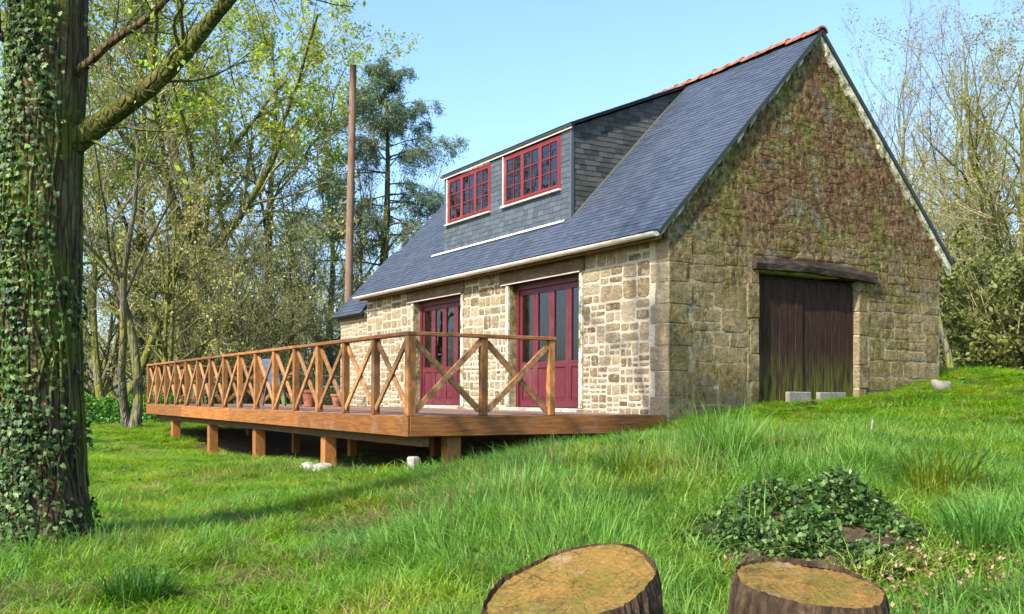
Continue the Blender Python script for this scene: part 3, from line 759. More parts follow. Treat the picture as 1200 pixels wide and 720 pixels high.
for xs, sgn, nm in ((DX1, 1, 'near'), (DX0, -1, 'far')):
    tri = [(DY, DZ0 - .04), (YR, ZR - .06), (DY, dz(DY) - .03)]
    cm = MB()
    cm.prism(tri, lambda a, b: (xs - .03 * sgn, a, b), lambda a, b: (xs - .004 * sgn, a, b))
    part('dormer_cheek', cm, MAT['dark_edge'], dorm)
    if sgn > 0:
        mb = MB(); lay_slates(mb, tri, lambda u, v, h: (xs + h, u, v), .16, .085, lift=.008)
        part('cheek_slates', mb, MAT['mossy_slate'], dorm, kind='stuff', label='dark mossy slates on the dormer cheek')
        # mossy valley strip
        part('valley_flashing', MB().bar((xs + .05, DY, yz(DY, .02)[1]), (xs + .05, YR - .05, yz(YR - .05, .02)[1]), .10, .012, (0, -PITCH, 1)), MAT['mossy_slate'], dorm)
        part('corner_board', MB().box((xs - .02, DY - .022, DZ0), (xs + .022, DY + .03, DTOP + .05)), MAT['dormer_slate'], dorm)
droof = MB().prism([(DY - .07, dz(DY - .07)), (YR, dz(YR)), (YR, dz(YR) + .035), (DY - .07, dz(DY - .07) + .035)], lambda a, b: (DX0 - .08, a, b), lambda a, b: (DX1 + .08, a, b))
part('dormer_roof', droof, MAT['dark_edge'], dorm)
mb = MB(); sld = (YR - DY + .16) * math.hypot(1, DP)
def fdr(u, v, h):
    k = math.hypot(1, DP); y = DY - .07 + v / k; return (u, y - DP / k * h, dz(y) + .036 + h / k)
lay_slates(mb, [(DX0 - .10, 0), (DX1 + .10, 0), (DX1 + .10, sld), (DX0 - .10, sld)], fdr, .21, .13)
part('roof_slates', mb, MAT['slate'], dorm, kind='stuff')
part('eave_fascia', MB().box((DX0 - .06, DY - .05, dz(DY - .05) - .045), (DX1 + .06, DY - .035, dz(DY - .05) - .004)), MAT['gutter'], dorm, label='pale fascia strip under the dormer eave')
fl = MB().bar((DX0 - .42, *yz(DY - .06, .034)), (DX1 - .10, *yz(DY - .06, .034)), .05, .014, (0, -PITCH, 1))
part('apron_flashing', fl, MAT['flashing'], dorm, label='bright zinc flashing strip at the foot of the dormer')

def window(w, label):
    x0, x1, z0, z1 = w; y0, y1 = DY - .012, DY + .045
    fr = .04
    root = part('window', MB().box((x0, y0, z0), (x0 + fr, y1, z1)).box((x1 - fr, y0, z0), (x1, y1, z1)).box((x0 + fr, y0, z0), (x1 - fr, y1, z0 + fr)).box((x0 + fr, y0, z1 - fr), (x1 - fr, y1, z1)),
                MAT['red_window'], house, .004, label=label)
    part('window_sill', MB().box((x0 - .05, DY - .075, z0 - .035), (x1 + .03, y0 - .002, z0 - .004)), MAT['gutter'], root, .004)
    part('side_trim', MB().box((x0 - .035, DY - .03, z0 - .003), (x0 - .004, DY + .01, z1)), MAT['gutter'], root)
    n = 3; xa, xb, za, zb = x0 + fr + .002, x1 - fr - .002, z0 + fr + .002, z1 - fr - .002; w_ = (xb - xa) / n
    for i in range(n):
        a, b = xa + i * w_ + .002, xa + (i + 1) * w_ - .002; s = .042; ya_, yb_ = y0 - .006, y1 - .012
        part('sash', MB().box((a, ya_, za), (a + s, yb_, zb)).box((b - s, ya_, za), (b, yb_, zb)).box((a + s, ya_, za), (b - s, yb_, za + s)).box((a + s, ya_, zb - s), (b - s, yb_, zb)), MAT['red_window'], root, .003)
        ga, gb, ha, hb = a + s, b - s, za + s, zb - s; m = (ga + gb) / 2; bar = .009
        gbm = MB().box((m - bar, ya_ + .004, ha + .001), (m + bar, yb_ - .006, hb - .001))
        for k in (1, 2):
            zz = ha + (hb - ha) * k / 3; gbm.box((ga + .001, ya_ + .006, zz - bar), (m - bar - .001, yb_ - .008, zz + bar)); gbm.box((m + bar + .001, ya_ + .006, zz - bar), (gb - .001, yb_ - .008, zz + bar))
        part('glazing_bar', gbm, MAT['red_window'], root)
        for k in range(3):
            for p_, q_ in ((ga, m - bar), (m + bar, gb)):
                zl, zh = ha + (hb - ha) * k / 3 + (bar if k else 0), ha + (hb - ha) * (k + 1) / 3 - (bar if k < 2 else 0)
                part('pane', MB().box((p_ + .0015, ya_ + .018, zl + .0015), (q_ - .0015, ya_ + .023, zh - .0015)), MAT['glass'], root)
window(WN[0], 'red framed dormer window farther from the gable')
window(WN[1], 'red framed dormer window nearer the gable')
for a_, b_ in ((-3.95, -3.28), (-5.08, -4.62), (-7.3, -6.9), (-6.05, -5.62)):
    cu = MB()
    for q_ in range(8):
        cu.box((a_ + (b_ - a_) * q_ / 8, DY + .10 + .02 * (q_ % 2), 3.5), (a_ + (b_ - a_) * (q_ + 1) / 8 - .001, DY + .11 + .02 * (q_ % 2), 4.5))
    part('curtain', cu, MAT['curtain'], house)

# --- low annex at the far end
annex = empty('stone_annex', (-11.4, 1.5, -.9), 'low pale stone annex with slate roof behind the far house end', 'annex')
AX0, AX1, AY, AZ = -12.22, L - .012, .03, 1.98
part('wall', MB().box((AX0, AY, -1.3), (AX1, 3.4, AZ)), MAT['mortar'], annex)
aw = [o for o in annex.children][0]; n0 = len(stones); stones.clear(); i = 0
lay((AX0 + .01, -.2, AX1 - .01, AZ - .02), aw, lambda a, b, h: (a, AY - h, b), .02, .05, .010, .004, .012, tints=(.3, .9))
for s in stones: part('stone', MB().add(s[2], s[3], s[4]), MAT['stone'], aw)
part('eave_board', MB().box((AX0 - .02, AY - .08, AZ + .003), (AX1, AY + .2, AZ + .09), .3), MAT['lintel_wood'], annex)
ap = 1.05; nl2 = math.hypot(1, ap)
afr = lambda u, v, h: (u, AY - .2 + v / nl2 - ap / nl2 * h, AZ + .08 + v / nl2 * ap + h / nl2)
part('roof', MB().prism([(0, 0), (1.6 * nl2, 0), (1.6 * nl2, .04), (0, .04)], lambda a, b: afr(AX0 - .12, a, b - .045), lambda a, b: afr(AX1, a, b - .045)), MAT['dark_edge'], annex)
mb = MB(); lay_slates(mb, [(AX0 - .13, 0), (AX1 - .005, 0), (AX1 - .005, 1.6 * nl2), (AX0 - .13, 1.6 * nl2)], afr, .21, .12)
part('slates', mb, MAT['slate'], annex, kind='stuff')

part('shade_plinth', MB().box((L - 1.6, -.09, -1.5), (-.45, -.002, -.30)), MAT['soil'], house, label='dark slab painted as shade on the wall foot below the deck')  # dark slab added so the wall foot below the deck reads as shade
# --- two pale concrete blocks at the foot of the barn door
for y0, y1, lab in ((2.17, 2.63, 'pale concrete block at the foot of the barn door, left one'), (2.80, 3.37, 'pale concrete block at the foot of the barn door, right one')):
    me = rough_block((-.045, y0, gz(0, (y0 + y1) / 2) - .06), (.035, y1, .315), .006, .012)
    tag(link('concrete_block', me, MAT['dull_concrete']), lab, 'block', 'concrete blocks by the barn door')

# ------------------------------------------------------------------ deck
XD0, XD1, YD0, YD1 = -15.45, -.04, -3.79, -.03
deck = empty('deck', ((XD0 + XD1) / 2, (YD0 + YD1) / 2, -.9), 'raised timber deck with cross braced railing along the front of the house', 'deck')
bw = .142; nb = 26; y = YD0 + .035
pitch_b = (YD1 - .15 - y) / nb
for i in range(nb):
    cuts = [XD0 + .03] + sorted([XD0 + 4.6 + (i % 3) * .9, XD0 + 9.8 - (i % 2) * 1.4]) + [XD1 - .03]
    for a, b in zip(cuts[:-1], cuts[1:]):
        zt = random.uniform(-.002, .002)
        part('deck_board', MB().box((a + .002, y + i * pitch_b, -.028 + zt), (b - .002, y + i * pitch_b + pitch_b - .006, zt), random.random()), MAT['deck_board'], deck)
cuts = np.linspace(XD0, XD1, 5)
for a, b in zip(cuts[:-1], cuts[1:]):
    part('fascia_beam', MB().box((a + .0015, YD0, -.235), (b - .0015, YD0 + .032, -.004 + random.uniform(-.003, .001)), random.random()).mesh('fascia_beam', .004), MAT['deck_fascia'], deck)
part('fascia_beam', MB().box((XD1 - .028, YD0 + .034, -.235), (XD1 + .004, YD1, -.005), .3).mesh('fascia_beam', .004), MAT['deck_fascia_y'], deck)
part('fascia_beam', MB().box((XD0 - .004, YD0 + .034, -.235), (XD0 + .028, YD1, -.005), .6).mesh('fascia_beam', .004), MAT['deck_fascia_y'], deck)
for x in np.arange(XD0 + .6, XD1 - .3, .62):
    part('joist', MB().box((x, YD0 + .034, -.2), (x + .05, YD1 - .02, -.031)), MAT['joist'], deck)
for yb in (-3.52, -1.8):
    part('carrier_beam', MB().box((XD0 + .1, yb - .04, -.36), (XD1 - .08, yb + .04, -.202), .2), MAT['joist'], deck)
posts = [(-13.4, -3.52), (-10.0, -3.52), (-6.8, -3.52), (-3.35, -3.52), (-.26, -3.12),
         (-13.4, -1.8), (-10.0, -1.8), (-6.8, -1.8), (-3.35, -1.8)]
for px, py in posts:
    w = .09 if py < -3 else .07
    zt = -.362 if abs(py + 3.12) > .1 else -.202
    part('support_post', MB().box((px - w, py - w, gz(px, py) - .15), (px + w, py + w, zt), random.random()).mesh('support_post', .008), MAT['support_wood'], deck)
# railing
RP = [XD1 - .055 - i * (XD1 - XD0 - .11) / 15 for i in range(16)]
yrail = YD0 + .055
hw = .043
def rail_post(x, y, w=hw): part('railing_post', MB().box((x - w, y - w, .002), (x + w, y + w, .928), random.random()).mesh('railing_post', .005), MAT['rail_wood'], deck)
def brace(p, q, offs, ax):
    """two crossing bars between two posts, in the plane of the rail"""
    n = (0, 1, 0) if ax == 'x' else (1, 0, 0)
    for (z0, z1), o in (((.05 + random.uniform(0, .02), .89 - random.uniform(0, .025)), offs), ((.89 - random.uniform(0, .025), .05 + random.uniform(0, .02)), -offs)):
        a = Vector((p[0], p[1], z0)); b = Vector((q[0], q[1], z1)); off = Vector(n) * o
        part('cross_brace', MB().bar(a + off, b + off, .028, .072, Vector(n).cross(b - a), random.random()).mesh('cross_brace', .003), MAT['brace_wood'], deck)
for i, x in enumerate(RP):
    rail_post(x, yrail, .05 if i == 0 else hw)
    if i: brace((RP[i - 1] - .05, yrail), (x + .05, yrail), .0145, 'x')
YP = [yrail, yrail + .96, yrail + 1.92]
xr = RP[0]
for a, b in zip(YP[:-1], YP[1:]):
    rail_post(xr, b); brace((xr, a + .055), (xr, b - .05), .0145, 'y')
xe = RP[-1]; YE_ = [yrail + k * .93 for k in range(5)]
for a, b in zip(YE_[:-1], YE_[1:]):
    rail_post(xe, b); brace((xe, a + .05), (xe, b - .05), .0145, 'y')
seg = [RP[0] + .06, RP[4], RP[8], RP[12], RP[15] - .06]
for a, b in zip(seg[:-1], seg[1:]):
    part('top_rail', MB().box((b + .002, yrail - .055, .93), (a - .002, yrail + .055, .975), random.random()).mesh('top_rail', .006), MAT['toprail_wood'], deck)
part('top_rail', MB().box((xr - .055, yrail + .057, .93), (xr + .055, YP[-1] + .05, .975), .3).mesh('top_rail', .006), MAT['toprail_wood'], deck)
part('top_rail', MB().box((xe - .055, yrail + .057, .93), (xe + .055, YE_[-1] + .05, .975), .7).mesh('top_rail', .006), MAT['toprail_wood'], deck)

# bare earth under the deck, a dark sheet added to paint in its shade
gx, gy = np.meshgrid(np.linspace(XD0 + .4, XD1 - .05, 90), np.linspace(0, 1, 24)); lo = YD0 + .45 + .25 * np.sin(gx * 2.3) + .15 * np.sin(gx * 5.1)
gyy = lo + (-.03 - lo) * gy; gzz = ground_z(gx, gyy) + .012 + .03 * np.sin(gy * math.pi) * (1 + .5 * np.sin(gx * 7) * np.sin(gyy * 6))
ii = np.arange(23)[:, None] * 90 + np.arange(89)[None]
o = link('shade_earth', mesh_np('shade_earth', np.stack([gx, gyy, gzz], -1).reshape(-1, 3), [np.stack([ii, ii + 1, ii + 91, ii + 90], -1).reshape(-1, 4)]), MAT['soil'], smooth=True); tag(o, 'bare earth sheet coloured dark for the shade under the deck', kind='structure')
# pale foundation stones under the near posts
def rock(name, loc, size, mat, label, cat, seed, group=None, rz=0):
    r_ = np.random.default_rng(seed)
    bm = bmesh.new(); bmesh.ops.create_icosphere(bm, subdivisions=3, radius=1)
    ph = r_.uniform(0, 6, (6, 3)); am = r_.uniform(.05, .13, 6); fr = r_.uniform(1.2, 3.2, (6, 3))
    for v in bm.verts:
        c = np.array(v.co); k = 1 + sum(a * math.sin(float(f @ c) + float(p[0])) for a, f, p in zip(am, fr, ph))
        c = np.sign(c) * np.abs(c) ** .72 * k
        v.co = c * np.array(size)
    me = bpy.data.meshes.new(name); bm.to_mesh(me); bm.free()
    o = link(name, me, mat, smooth=True); o.location = loc; o.rotation_euler[2] = rz
    return tag(o, label, cat, group)
gzp = gz(-3.35, -3.75)
rock('foundation_stone', (-3.35, -3.80, gzp + .09), (.22, .13, .07), MAT['pale_stone'], 'pale foundation stone at the foot of the second nearest deck post', 'stone', 3, 'foundation stones under the deck')
rock('foundation_stone', (-3.0, -3.74, gz(-3, -3.7) + .07), (.16, .14, .08), MAT['pale_stone'], 'smaller pale stone just right of the post-foot stone under the deck', 'stone', 4, 'foundation stones under the deck')
tag(link('foundation_stone', rough_block((-.50, -3.60, gz(-.42, -3.55) - .05), (-.36, -3.48, gz(-.42, -3.55) + .24), .015, .02), MAT['pale_stone']), 'upright pale block under the front corner of the deck', 'stone', 'foundation stones under the deck')
rp = at(1105, 455, 14); rock('rock', (rp[0], rp[1], gz(rp[0], rp[1]) + .07), (.12, .14, .10), MAT['dull_concrete'], 'small pale rock on the lawn right of the gable', 'rock', 8)

# deck furniture near the far end of the house
def chair(loc, rz, label):
    root = empty('garden_chair', loc, label, 'chair', 'garden chairs on the deck'); root.rotation_euler[2] = rz
    def P(nm, mb, mat): o = link(nm, mb.mesh(nm, .004), mat); o.parent = root
    P('seat', MB().box((-.25, -.24, .40), (.25, .24, .43)), MAT['grey_fabric'])
    P('backrest', MB().bar((0, .25, .44), (0, .38, .98), .48, .03, (0, 1, 0)), MAT['grey_fabric'])
    for sx in (-1, 1):
        P('leg', MB().bar((sx * .26, -.25, .0), (sx * .26, -.22, .62), .03, .03, (0, 1, 0)), MAT['chair_metal'])
        P('leg', MB().bar((sx * .26, .34, .0), (sx * .26, .24, .45), .03, .03, (0, 1, 0)), MAT['chair_metal'])
        P('armrest', MB().bar((sx * .27, -.24, .63), (sx * .27, .30, .66), .05, .025), MAT['chair_metal'])
chair((-10.2, -2.0, .003), R(200), 'grey fabric garden chair on the deck, the one farther from the house')
chair((-10.4, -.8, .003), R(150), 'grey fabric garden chair on the deck beside the annex wall')
def pot(loc, r, h, label):
    prof = [(.62, 0), (.66, .02), (.93, .82), (1.05, .83), (1.07, 1.0), (.92, 1.0), (.86, .8), (.2, .78)]
    V, F = [], []; K = 18
    for a, b in prof:
        for k in range(K): V.append((r * a * math.cos(2 * math.pi * k / K), r * a * math.sin(2 * math.pi * k / K), h * b))
    for i in range(len(prof) - 1): F += [(i * K + k, i * K + (k + 1) % K, (i + 1) * K + (k + 1) % K, (i + 1) * K + k) for k in range(K)]
    F.append(tuple(range(K))[::-1])
    o = link('flower_pot', MB().add(V, F).mesh('flower_pot'), MAT['terracotta']); o.location = loc
    tag(o, label, 'pot', 'terracotta pots on the deck')
pot((-8.7, -1.95, .003), .16, .34, 'larger terracotta pot on the deck behind the cross braces')
pot((-8.9, -1.3, .003), .13, .26, 'smaller terracotta pot on the deck nearer the annex wall')

# ------------------------------------------------------------------ plants: generators
def unit(v): return v / np.maximum(np.linalg.norm(v, axis=-1, keepdims=True), 1e-9)
def tubes(P, Rd, k):
    """P (N,n,3) centre lines, Rd (N,n) radii, k sides"""
    N, n, _ = P.shape
    D = unit(P[:, -1] - P[:, 0]); ref = np.where(np.abs(D[:, 2:3]) > .9, np.array([[1., 0, 0]]), np.array([[0, 0, 1.]]))
    U = unit(np.cross(D, ref)); Wv = np.cross(D, U)
    a = np.linspace(0, 2 * math.pi, k, endpoint=False)
    off = U[:, None, :] * np.cos(a)[None, :, None] + Wv[:, None, :] * np.sin(a)[None, :, None]
    V = (P[:, :, None, :] + Rd[:, :, None, None] * off[:, None, :, :]).reshape(-1, 3)
    b = (np.arange(N) * n * k)[:, None, None] + (np.arange(n - 1) * k)[None, :, None]
    j = np.arange(k)[None, None]; jn = (j + 1) % k
    Q = np.stack(np.broadcast_arrays(b + j, b + k + j, b + k + jn, b + jn), -1).reshape(-1, 4)
    return V, Q
def grow(p0, d0, L0, r0, n, wob, trop, rg, taper=.35, sag=None):
    """grow N branches of n points"""
    N = len(p0); P = np.empty((N, n, 3)); P[:, 0] = p0; d = unit(d0)
    st = (L0 / (n - 1))[:, None]
    for i in range(1, n):
        d = unit(d + rg.normal(0, wob, (N, 3)) + np.array([0, 0, trop]))
        P[:, i] = P[:, i - 1] + d * st
    t = np.linspace(0, 1, n)[None]
    return P, r0[:, None] * (1 - (1 - taper) * t)
def spawn(P, Rd, per, tmin, tmax, ang, rg, lenf, radf, L0):
    N, n, _ = P.shape
    k = rg.poisson(per, N); idx = np.repeat(np.arange(N), k); M_ = len(idx)
    t = rg.uniform(tmin, tmax, M_) * (n - 1); i = np.minimum(t.astype(int), n - 2); f = (t - i)[:, None]
    p = P[idx, i] * (1 - f) + P[idx, i + 1] * f
    d = unit(P[idx, i + 1] - P[idx, i]); r = Rd[idx, i] * (1 - f[:, 0]) + Rd[idx, i + 1] * f[:, 0]
    q = unit(np.cross(d, unit(rg.normal(0, 1, (M_, 3)))))
    a = rg.normal(ang, .18, M_)[:, None]
    nd = d * np.cos(a) + q * np.sin(a)
    ln = L0[idx] * lenf * rg.uniform(.55, 1.15, M_) * (1.1 - .5 * t / (n - 1))
    return p, nd, ln, np.maximum(r * radf, .0035)
def leaves(p, size, rg, per=1, spread=.1, up=.3, asp=.3):
    """diamond leaf cards, random orientation"""
    N = len(p) * per; c = np.repeat(p, per, 0) + rg.normal(0, spread, (N, 3))
    s = size * rg.uniform(.6, 1.35, N)[:, None]
    a = unit(rg.normal(0, 1, (N, 3))); n = unit(rg.normal(0, 1, (N, 3)) + np.array([0, 0, up])); b = unit(np.cross(n, a)); a = np.cross(b, n)
    V = np.stack([c - a * s * .5, c + b * s * asp, c + a * s * .6, c - b * s * asp], 1).reshape(-1, 3)
    Q = np.arange(N * 4).reshape(-1, 4); t = np.repeat(rg.uniform(0, 1, N), 4)
    return V, Q, t

def make_tree(seed, H, r0, leafmat, barkmat, twigmat, clear=.3, limbs=9, spread=.75, leaf=.09, nleaf=4, per=(9, 8, 6), trop=(.02, .05, .03, .0), wob=(.05, .12, .16, .2),
              lenf=(.48, .42, .38), ang=(.85, .8, .8), lean=(0, 0), forks=1, leafprob=1.0):
    """returns (trunk_mesh, crown_twigs_mesh, leaf_mesh) shared by all trees of this kind"""
    rg = np.random.default_rng(seed)
    d0 = np.array([[lean[0], lean[1], 1.0]]) + rg.normal(0, .05, (forks, 3)) * (forks > 1) * 4
    P, Rd = grow(np.zeros((forks, 3)) + rg.normal(0, .12, (forks, 3)) * [1, 1, 0] * (forks > 1), d0, np.full(forks, H * .92) * rg.uniform(.8, 1, forks), np.full(forks, r0) * rg.uniform(.7, 1, forks), 14, wob[0], trop[0], rg, .12)
    Rd[:, 0] *= 1.35
    L0 = np.full(forks, H)
    tv, tq = tubes(P, Rd, 10)
    p, d, l, r = spawn(P, Rd, limbs, clear, .97, ang[0], rg, lenf[0], .55, L0)
    P1, R1 = grow(p, d, l, r, 9, wob[1], trop[1], rg, .25); v1, q1 = tubes(P1, R1, 6)
    trunkV = np.r_[tv, v1]; trunkQ = np.r_[tq, q1 + len(tv)]
    p, d, l, r = spawn(P1, R1, per[0], .2, 1, ang[1], rg, lenf[1], .5, l)
    P2, R2 = grow(p, d, l, r, 6, wob[2], trop[2], rg, .3); v2, q2 = tubes(P2, R2, 4)
    p, d, l3, r = spawn(P2, R2, per[1], .15, 1, ang[2], rg, lenf[2], .5, l)
    P3, R3 = grow(p, d, np.maximum(l3, .25), np.minimum(r, .011), 3, wob[3], trop[3], rg, .4); v3, q3 = tubes(P3, R3, 3)
    tw = mesh_np('twigs', np.r_[v2, v3], [np.r_[q2, q3 + len(v2)]]); tw.materials.append(twigmat)
    tm = mesh_np('trunk', trunkV, [trunkQ]); tm.materials.append(barkmat); tm.polygons.foreach_set('use_smooth', [True] * len(tm.polygons))
    lm = None
    if nleaf > 0:
        pts = P3[:, 1:].reshape(-1, 3); pts = pts[rg.random(len(pts)) < leafprob]
        V, Q, t = leaves(pts, leaf, rg, max(1, int(nleaf)), .09)
        lm = mesh_np('leaves', V, [Q], t); lm.materials.append(leafmat)
    return tm, tw, lm

def make_conifer(seed, H, r0, leafmat, barkmat):
    rg = np.random.default_rng(seed)
    P, Rd = grow(np.zeros((1, 3)), np.array([[0, 0, 1.]]), np.array([H]), np.array([r0]), 16, .03, .02, rg, .08); tv, tq = tubes(P, Rd, 9)
    N = 85; t = np.sort(rg.uniform(.10, .99, N)); zi = t * 15; i = np.minimum(zi.astype(int), 14); f = (zi - i)[:, None]
    p = P[0, i] * (1 - f) + P[0, i + 1] * f; a = rg.uniform(0, 2 * math.pi, N)
    l = (1 - t) ** .5 * H * .40 * rg.uniform(.35, 1.1, N) + .35
    d = np.stack([np.cos(a), np.sin(a), np.where(t > .7, .35, .12) + rg.normal(0, .08, N)], -1)
    P1, R1 = grow(p, d, l, .02 + .05 * (1 - t), 8, .07, -.035, rg, .2); v1, q1 = tubes(P1, R1, 5)
    p, d, l2, r = spawn(P1, R1, 13, .15, 1, .95, rg, .38, .5, l); P2, R2 = grow(p, d * [1, 1, .3], l2, r, 6, .12, -.22, rg, .3); v2, q2 = tubes(P2, R2, 3)
    p, d, l3, r = spawn(P2, R2, 5, .1, 1, .7, rg, .5, .5, l2); P3, R3 = grow(p, d, np.clip(l3 * 1.3, .3, 1.2), np.minimum(r, .01), 5, .12, -.42, rg, .4); v3, q3 = tubes(P3, R3, 3)
    tm = mesh_np('trunk', np.r_[tv, v1], [np.r_[tq, q1 + len(tv)]]); tm.materials.append(barkmat)
    tw = mesh_np('twigs', np.r_[v2, v3], [np.r_[q2, q3 + len(v2)]]); tw.materials.append(barkmat)
    pts = np.r_[P3.reshape(-1, 3), P2[:, 2:].reshape(-1, 3)]
    V, Q, tt = leaves(pts, .17, rg, 2, .07, 0, .10); lm = mesh_np('needles', V, [Q], tt); lm.materials.append(leafmat)
    return tm, tw, lm

def make_shrub(seed, H, Rr, leafmat, twigmat, nst=16, leaf=.11, nl=2):
    rg = np.random.default_rng(seed)
    a = rg.uniform(0, 2 * math.pi, nst); d = np.stack([np.cos(a) * rg.uniform(.1, .8, nst), np.sin(a) * rg.uniform(.1, .8, nst), np.ones(nst)], -1)
    p0 = np.stack([np.cos(a), np.sin(a), a * 0], -1) * rg.uniform(0, Rr * .35, nst)[:, None]
    l = H * rg.uniform(.7, 1.1, nst)
    P, Rd = grow(p0, d, l, np.full(nst, .035), 9, .1, .03, rg, .2); tv, tq = tubes(P, Rd, 5)
    p, d, l1, r = spawn(P, Rd, 12, .08, 1, .9, rg, .35, .5, l); P1, R1 = grow(p, d, l1, r, 5, .15, .02, rg, .3); v1, q1 = tubes(P1, R1, 4)
    p, d, l2, r = spawn(P1, R1, 7, .1, 1, .8, rg, .5, .5, l1); P2, R2 = grow(p, d, np.maximum(l2, .15), np.minimum(r, .01), 4, .2, 0, rg, .4); v2, q2 = tubes(P2, R2, 3)
    tm = mesh_np('stems', np.r_[tv, v1, v2], [np.r_[tq, q1 + len(tv), q2 + len(tv) + len(v1)]]); tm.materials.append(twigmat)
    V, Q, t = leaves(P2[:, 1:].reshape(-1, 3), leaf, rg, nl, .08); lm = mesh_np('leaves', V, [Q], t); lm.materials.append(leafmat)
    return tm, None, lm

# ------------------------------------------------------------------ tree kinds
K_ = {}
K_['big'] = make_tree(11, 19, .42, MAT['spring_leaf'], MAT['bark_dark'], MAT['twig_olive'], .22, 13, leaf=.12, nleaf=2, per=(15, 16, 0), lenf=(.46, .42, .36), trop=(.02, .03, .0, -.06))
K_['spring'] = make_tree(12, 15, .26, MAT['spring_leaf'], MAT['bark_dark'], MAT['twig_olive'], .25, 13, leaf=.11, nleaf=2, per=(13, 15, 0), trop=(.02, .06, .03, .0))
K_['spring2'] = make_tree(13, 14, .2, MAT['pale_leaf'], MAT['bark_mossy'], MAT['twig_olive'], .2, 12, leaf=.08, nleaf=2, per=(9, 13, 0), forks=2, leafprob=.5)
K_['bare'] = make_tree(14, 13, .17, MAT['pale_leaf'], MAT['bark_pale'], MAT['twig_grey'], .25, 13, leaf=.07, nleaf=1, per=(11, 12, 0), trop=(.02, .10, .08, .04), ang=(.6, .6, .6), leafprob=.10)
K_['pale'] = make_tree(24, 12.5, .17, MAT['pale_leaf'], MAT['bark_pale'], MAT['twig_olive'], .3, 9, leaf=.075, nleaf=2, per=(8, 10, 0), wob=(.11, .16, .18, .2), trop=(.06, .07, .03, .0), ang=(.65, .7, .7), lean=(-.06, -.12), forks=2, leafprob=.5)
K_['bare2'] = make_tree(15, 12, .15, MAT['olive_leaf'], MAT['bark_pale'], MAT['twig_grey'], .2, 12, leaf=.07, nleaf=1, per=(9, 10, 0), trop=(.02, .09, .06, .03), ang=(.6, .65, .65), forks=2, leafprob=.2)
K_['olive'] = make_tree(16, 9, .12, MAT['olive_leaf'], MAT['bark_mossy'], MAT['twig_olive'], .1, 12, leaf=.095, nleaf=2, per=(7, 9, 0), forks=3, trop=(.02, .03, .0, -.05), leafprob=.38)
K_['olive2'] = make_tree(17, 8, .10, MAT['olive_leaf'], MAT['bark_pale'], MAT['twig_olive'], .08, 12, leaf=.085, nleaf=2, per=(7, 8, 0), forks=4, trop=(.02, .05, .03, -.02), leafprob=.25)
K_['weep'] = make_tree(18, 8, .15, MAT['olive_leaf'], MAT['bark_dark'], MAT['twig_olive'], .25, 14, leaf=.11, nleaf=1, per=(9, 12, 0), forks=2, trop=(.02, .0, -.16, -.30), lenf=(.42, .5, .6), leafprob=.45)
K_['cedar'] = make_conifer(19, 15.5, .3, MAT['cedar_leaf'], MAT['bark_dark'])
K_['ever'] = make_shrub(20, 3.6, 1.8, MAT['ever_leaf'], MAT['twig_olive'], 18, .13, 2)
K_['ever2'] = make_shrub(21, 3.0, 2.0, MAT['olive_leaf'], MAT['twig_olive'], 18, .10, 1)

def place_tree(kind, u, depth, s, rz, label, name='woodland_tree', cat='tree', group='trees of the wood', tilt=(0, 0), bark=None):
    p = at(u, V0, depth); zz = gz(p[0], p[1]) - .06
    root = empty(name, (p[0], p[1], zz), label, cat, group)
    root.rotation_euler = (tilt[0], tilt[1], rz); root.scale = (s, s, s)
    tm, tw, lm = K_[kind]
    if bark: tm = tm.copy(); tm.materials.clear(); tm.materials.append(bark)
    a = bpy.data.objects.new('trunk' if tw else 'stems', tm); COL.objects.link(a); a.parent = root
    if tw:
        c = bpy.data.objects.new('crown', tw); COL.objects.link(c); c.parent = root
        if lm: e = bpy.data.objects.new('leaves', lm); COL.objects.link(e); e.parent = c
    elif lm:
        e = bpy.data.objects.new('foliage', lm); COL.objects.link(e); e.parent = root
    return root
T = place_tree
T('big', 237, 36, 1.22, .4, 'large ivy dark tree with bright spring leaves behind the deck railing')
T('pale', 157, 26, .95, 1.0, 'pale trunked bare tree standing at the far left corner of the deck')
T('spring2', 123, 33, .9, 2.2, 'mossy yellow green trunk between the hedge and the ivy clad tree')
T('spring', 318, 42, 1.25, 3.0, 'bright green leafy tree between the large tree and the timber pole')
T('spring', 60, 38, 1.1, 5.0, 'leafy spring tree rising behind the ivy clad trunk')
T('cedar', 448, 44, 1.0, .8, 'blue green cedar with drooping branches behind the far roof end', 'cedar_tree')
T('weep', 345, 36, .95, 1.5, 'drooping olive twigged tree just left of the timber pole')
T('weep', 290, 38, .85, 4.1, 'drooping olive twigged tree above the middle of the railing')
T('olive', 195, 33, 1.0, .3, 'olive many stemmed tree over the far end of the railing')
T('olive2', 270, 34, 1.0, 2.0, 'pale stemmed thicket tree behind the middle of the railing')
T('olive2', 110, 36, 1.1, 4.4, 'thicket tree just right of the ivy clad trunk')
T('olive', 395, 40, .8, 1.1, 'small olive tree right behind the annex roof')
T('spring2', 190, 44, 1.15, .6, 'tall pale green tree behind the pale trunked tree')
T('bare', 1035, 40, 1.15, 2.5, 'tall bare grey tree just right of the gable peak')
T('bare2', 1092, 38, 1.1, .9, 'bare forked tree above the right roof slope')
T('spring2', 1175, 33, 1.0, 3.7, 'pale green tree at the right edge of the picture')
T('bare', 1150, 36, 1.0, 5.5, 'bare grey tree behind the pale green one on the right')
T('spring2', 1240, 31, .95, 1.9, 'pale green tree partly cut off by the right picture edge')
T('olive2', 1135, 27, .72, .2, 'thin pale stems of a thicket tree right of the gable foot', bark=MAT['bark_pale'])
T('olive', 1185, 29, .8, 2.9, 'olive thicket tree behind the dark shrubs on the right')
T('ever', 1150, 26, .95, 1.2, 'dark evergreen shrub right of the gable foot', 'evergreen_shrub', 'shrub', 'shrubs on the bank right of the house')
